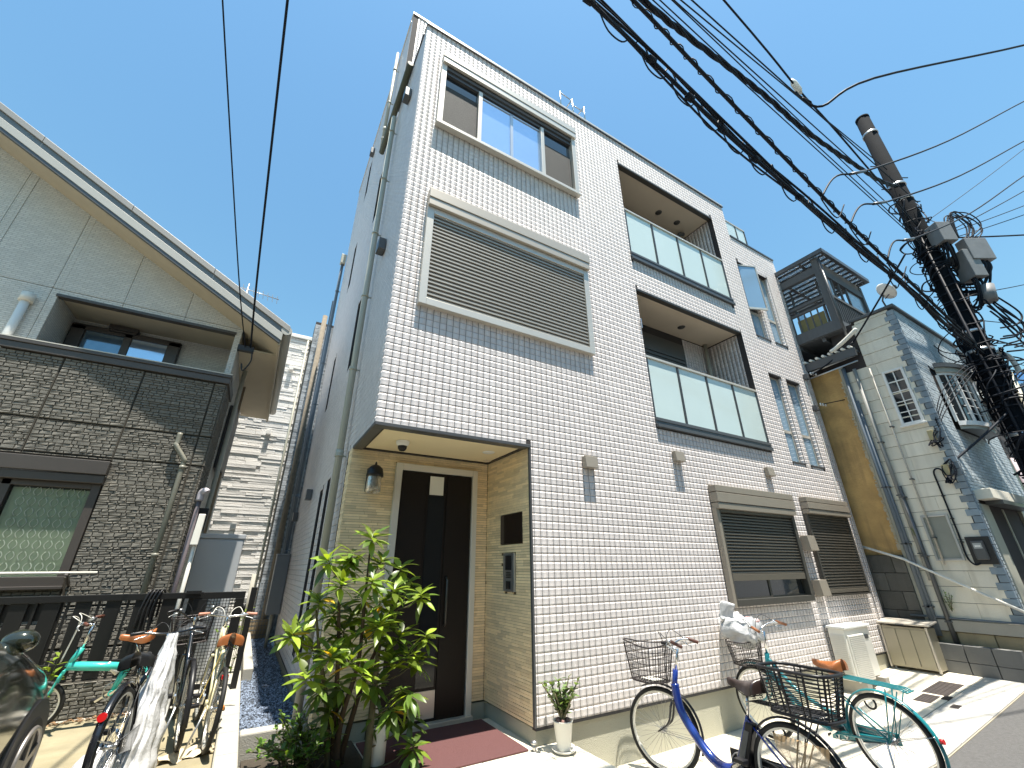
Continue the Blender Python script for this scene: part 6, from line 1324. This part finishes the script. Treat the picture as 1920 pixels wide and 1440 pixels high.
def leaf(mb, M_, L, w, bend=.25, fold=.25, t=.5):
    k = len(mb.v); n = 5
    prof = (.06, .62, .95, .98, .66, .04)
    for i in range(n+1):
        u = i/n; x = L*u; hw = w*prof[i]; z = -bend*L*u*u
        for s in (-1, 0, 1): mb.v.append(tuple(M_ @ Vector((x, s*hw, z+abs(s)*hw*fold))))
    for i in range(n):
        a = k+i*3; mb.face((a, a+1, a+4, a+3), t, True); mb.face((a+1, a+2, a+5, a+4), t, True)
rr = random.Random(42)
tips = [(0.99, 4.29, 1.88), (0.86, 4.48, 1.73), (0.63, 4.37, 1.67), (1.15, 4.51, 1.66), (1.35, 4.53, 1.6), (1.01, 4.19, 1.5), (0.74, 4.16, 1.49), (1.04, 4.65, 1.33), (1.25, 4.31, 1.41), (1.5, 4.29, 1.37), (1.51, 4.75, 1.46), (0.63, 4.43, 1.34), (0.79, 4.65, 1.23), (1.26, 4.44, 1.2), (1.09, 4.53, 1.14), (1.12, 4.24, 1.15), (1.67, 4.53, 0.99), (0.57, 4.67, 1.08), (0.46, 4.46, 1.09), (0.9, 4.59, 1.08), (0.88, 4.55, 0.96), (0.91, 4.19, 0.91), (1.2, 4.6, 0.99), (1.6, 4.5, 0.8), (1.43, 4.33, 0.88), (0.74, 4.17, 0.96), (0.66, 4.67, 0.94), (1.32, 4.43, 0.83), (0.76, 4.58, 0.65), (0.96, 4.68, 0.63), (1.22, 4.58, 0.62), (1.53, 4.7, 0.54), (1.35, 4.39, 0.47), (1.61, 4.63, 0.32), (1.58, 4.42, 0.18), (1.35, 4.71, 0.35), (0.89, 4.68, 0.46), (0.59, 4.21, 0.83), (1.02, 4.23, 0.8), (1.47, 4.28, 0.59), (0.98, 4.73, 1.19), (1.37, 4.41, 1.02), (0.85, 4.53, 1.62), (1.16, 4.33, 1.34)]
TR = thing('small_tree', 'small broad leaved tree with whorled yellow green leaves before the entrance', 'tree', (1.05, 4.7, .01))
stems = [[(1.02, 4.78, 0), (1.0, 4.72, .35), (1.06, 4.6, .8), (1.02, 4.45, 1.3), (.98, 4.32, 1.8)], [(1.0, 4.8, 0), (.95, 4.75, .4), (.88, 4.62, .9), (.80, 4.5, 1.4), (.86, 4.48, 1.68)], [(1.24, 4.62, 0), (1.235, 4.6, .5), (1.23, 4.56, 1.0), (1.3, 4.52, 1.45)], [(1.05, 4.83, 0), (1.12, 4.75, .45), (1.22, 4.62, .9), (1.45, 4.6, 1.35)], [(.96, 4.82, 0), (.86, 4.75, .5), (.72, 4.62, .9), (.62, 4.5, 1.25)]]
allp = []
for k, s_ in enumerate(stems):
    P_ = spline(s_, 8); obj('trunk', MB().tube(P_, [max(.007, (.038 if k == 2 else .030)*(1-.78*i/len(P_))) for i in range(len(P_))], 9), m_bark if k in (2, 4) else m_barkd, TR); allp += P_
q = MB()
for t in tips:
    T_ = Vector(t); best = min(allp, key=lambda p: (p-T_).length+max(0, (p.z-T_.z)+.15)*3)
    mid = best.lerp(T_, .55)+Vector((0, 0, -.04)); q.tube(spline([best, mid, T_], 5), [.0075-.004*i/10 for i in range(11)], 6)
obj('branches', q, m_bark, TR)
lv = []
for t in tips:
    T_ = Vector(t); d0 = Vector((rr.uniform(-.3, .3), rr.uniform(-.4, .1), 1)).normalized(); n = rr.randint(14, 20); droop = rr.uniform(.0, .45) if t[2] > .7 else rr.uniform(.4, 1.1)
    for i in range(n):
        a = i*2.4+rr.uniform(-.25, .25); lay = i/n; el = .95-lay*1.15-droop+rr.uniform(-.15, .15)
        M_ = Matrix.Translation(T_-d0*(.07*lay)) @ d0.to_track_quat('Z', 'Y').to_matrix().to_4x4() @ Matrix.Rotation(a, 4, 'Z') @ Matrix.Rotation(-el, 4, 'Y') @ Matrix.Rotation(rr.uniform(-.3, .3), 4, 'X')
        lv.append((tuple(T_), rr.random()*.1+.05, (M_, rr.uniform(.13, .20), rr.uniform(.022, .034), rr.uniform(.05, .45), rr.uniform(.1, .4), rr.random())))
for p in rr.sample(allp, 40):
    M_ = Matrix.Translation(p) @ Matrix.Rotation(rr.random()*6.28, 4, 'Z') @ Matrix.Rotation(rr.uniform(-.6, .9), 4, 'Y'); lv.append((tuple(p), .04, (M_, rr.uniform(.09, .15), .02, .4, .2, rr.random())))
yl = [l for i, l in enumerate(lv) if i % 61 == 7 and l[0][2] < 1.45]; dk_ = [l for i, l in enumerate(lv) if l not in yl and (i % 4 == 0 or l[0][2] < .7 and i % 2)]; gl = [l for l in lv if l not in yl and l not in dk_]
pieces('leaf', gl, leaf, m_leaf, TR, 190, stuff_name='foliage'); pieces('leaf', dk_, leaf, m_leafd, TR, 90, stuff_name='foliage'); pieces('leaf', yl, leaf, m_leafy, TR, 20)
# the round leaved bush at its foot
BU = thing('bush', 'low bush of small round glossy leaves at the foot of the tree', 'bush', (.68, 4.85, .01)); q = MB(); lv = []
for k in range(44):
    a = rr.random()*6.28; e = rr.uniform(.2, 1.3); L = rr.uniform(.28, .56); b0 = Vector((.72+rr.uniform(-.12, .12), 4.82+rr.uniform(-.12, .12), 0)); T_ = b0+Vector((math.cos(a)*math.cos(e)*L*.9, math.sin(a)*math.cos(e)*L*.8, math.sin(e)*L*.98))
    q.tube(spline([b0, b0.lerp(T_, .5)+Vector((0, 0, .05)), T_], 4), .005, 5)
    for i in range(13):
        p = b0.lerp(T_, .45+.55*i/12)+Vector((0, 0, .02)); M_ = Matrix.Translation(p) @ Matrix.Rotation(i*2.4+rr.random(), 4, 'Z') @ Matrix.Rotation(-rr.uniform(-.1, 1.0), 4, 'Y')
        lv.append((tuple(p), .03, (M_, rr.uniform(.05, .085), rr.uniform(.013, .020), .15, .25, rr.random())))
obj('branches', q, m_bark, BU); pieces('leaf', lv, leaf, m_leafb, BU, 160, stuff_name='foliage')
# jade plant in its white pot, and the white cylinder pot by the mat
JP = thing('potted_jade_plant', 'bushy jade plant in a white pot with saucer at the facade corner', 'potted plant', (2.93, 4.06, 0)); px_, py_ = 2.93, 4.06
obj('pot', MB().lathe([(.0, .02), (.062, .02), (.066, .04), (.092, .235), (.098, .245), (.090, .247), (.085, .225), (0, .222)], (px_, py_, 0), 28), m_offw, JP); obj('saucer', MB().lathe([(0, .003), (.09, .003), (.118, .03), (.112, .032), (.088, .012), (0, .012)], (px_, py_, 0), 28), m_offw, JP)
obj('soil', MB().lathe([(0, .232), (.084, .228)], (px_, py_, 0), 20), m_soil, JP)
for i in range(6): 
    a = i*1.05; obj('pebble', MB().grid(lambda u, v: (px_+.05*math.cos(a)+.026*math.cos(2*math.pi*u)*math.sin(math.pi*v), py_+.05*math.sin(a)+.024*math.sin(2*math.pi*u)*math.sin(math.pi*v), .242-.020*math.cos(math.pi*v)), 10, 6), mat("reddish_pebble", (.22, .12, .10), .7, rnd=.4) if i == 0 else bpy.data.materials["reddish_pebble"], JP)
q = MB(); lv = []
for k in range(13):
    a = k*2.4; L = rr.uniform(.20, .36); b0 = Vector((px_, py_, .23)); T_ = b0+Vector((math.cos(a)*rr.uniform(.06, .23), math.sin(a)*rr.uniform(.05, .18), L)); P_ = spline([b0, b0.lerp(T_, .5)+Vector((-math.cos(a)*.02, 0, .0)), T_], 5); q.tube(P_, [.014-.009*i/10 for i in range(11)], 7)
    for i in range(16):
        p = P_[3+int(i*7/16)]+Vector((rr.uniform(-.02, .02), rr.uniform(-.02, .02), rr.uniform(-.01, .02))); M_ = Matrix.Translation(p) @ Matrix.Rotation(i*2.4+rr.random(), 4, 'Z') @ Matrix.Rotation(-rr.uniform(.0, 1.1), 4, 'Y'); lv.append((tuple(p), .02, (M_, rr.uniform(.05, .075), rr.uniform(.016, .024), .1, .2, rr.random())))
obj('stem', q, mat("jade_stem", (.16, .14, .08), .8, var=.2), JP); pieces('leaf', lv, leaf, m_jade, JP, 120, stuff_name='foliage')
wp = tag(obj('cylinder_pot', MB().lathe([(0, .0), (.070, .0), (.074, .01), (.078, .30), (.074, .305), (.070, .295), (.068, .05), (0, .05)], (1.335, 4.68, 0), 32), m_offw), 'plain white cylinder pot beside the tree trunk and mat', 'pot')
# weeds at the gate and below the fence
def weed(label, c, h, n, m=m_leafb, s=.06):
    w = thing('weed', label, 'weed', c); q = MB(); lv = []
    for k in range(n):
        a = rr.random()*6.28; T_ = Vector(c)+Vector((math.cos(a)*h*.3*rr.random(), math.sin(a)*h*.2*rr.random(), h*rr.uniform(.6, 1))); P_ = spline([Vector(c), Vector(c).lerp(T_, .5)+Vector((.01, 0, .02)), T_], 4); q.tube(P_, .004, 5)
        for i in range(16):
            p = P_[1+int(i*7/16)]; M_ = Matrix.Translation(p) @ Matrix.Rotation(i*2.4, 4, 'Z') @ Matrix.Rotation(-rr.uniform(.1, .9), 4, 'Y'); leafargs = (M_, s*rr.uniform(.8, 1.3), s*.17, .3, .2, rr.random()); lv.append(leafargs)
    obj('stem', q, m_bark, w); mb = MB()
    for l in lv: leaf(mb, *l)
    obj('foliage', mb, m, w, stuff=True)
weed('spiky yellow green weed growing under the black fence by the car', (-1.72, 7.60, .0), .72, 3, m_leaf, .12); weed('green weed growing behind the mesh gate', (-.02, 8.3, 0), .9, 6, m_leafb, .09); weed('green weed behind the gate post on the kerb', (.12, 8.9, .05), 1.25, 4, m_leaf, .08)
weed('small green weed hanging from the drainpipe of the cream flank', (10.76, 3.27, .85), .36, 6, m_leafb, .045); weed('tiny green weed on the pipe bracket of the cream flank', (10.77, 3.40, 2.09), .15, 3, m_leafb, .035)
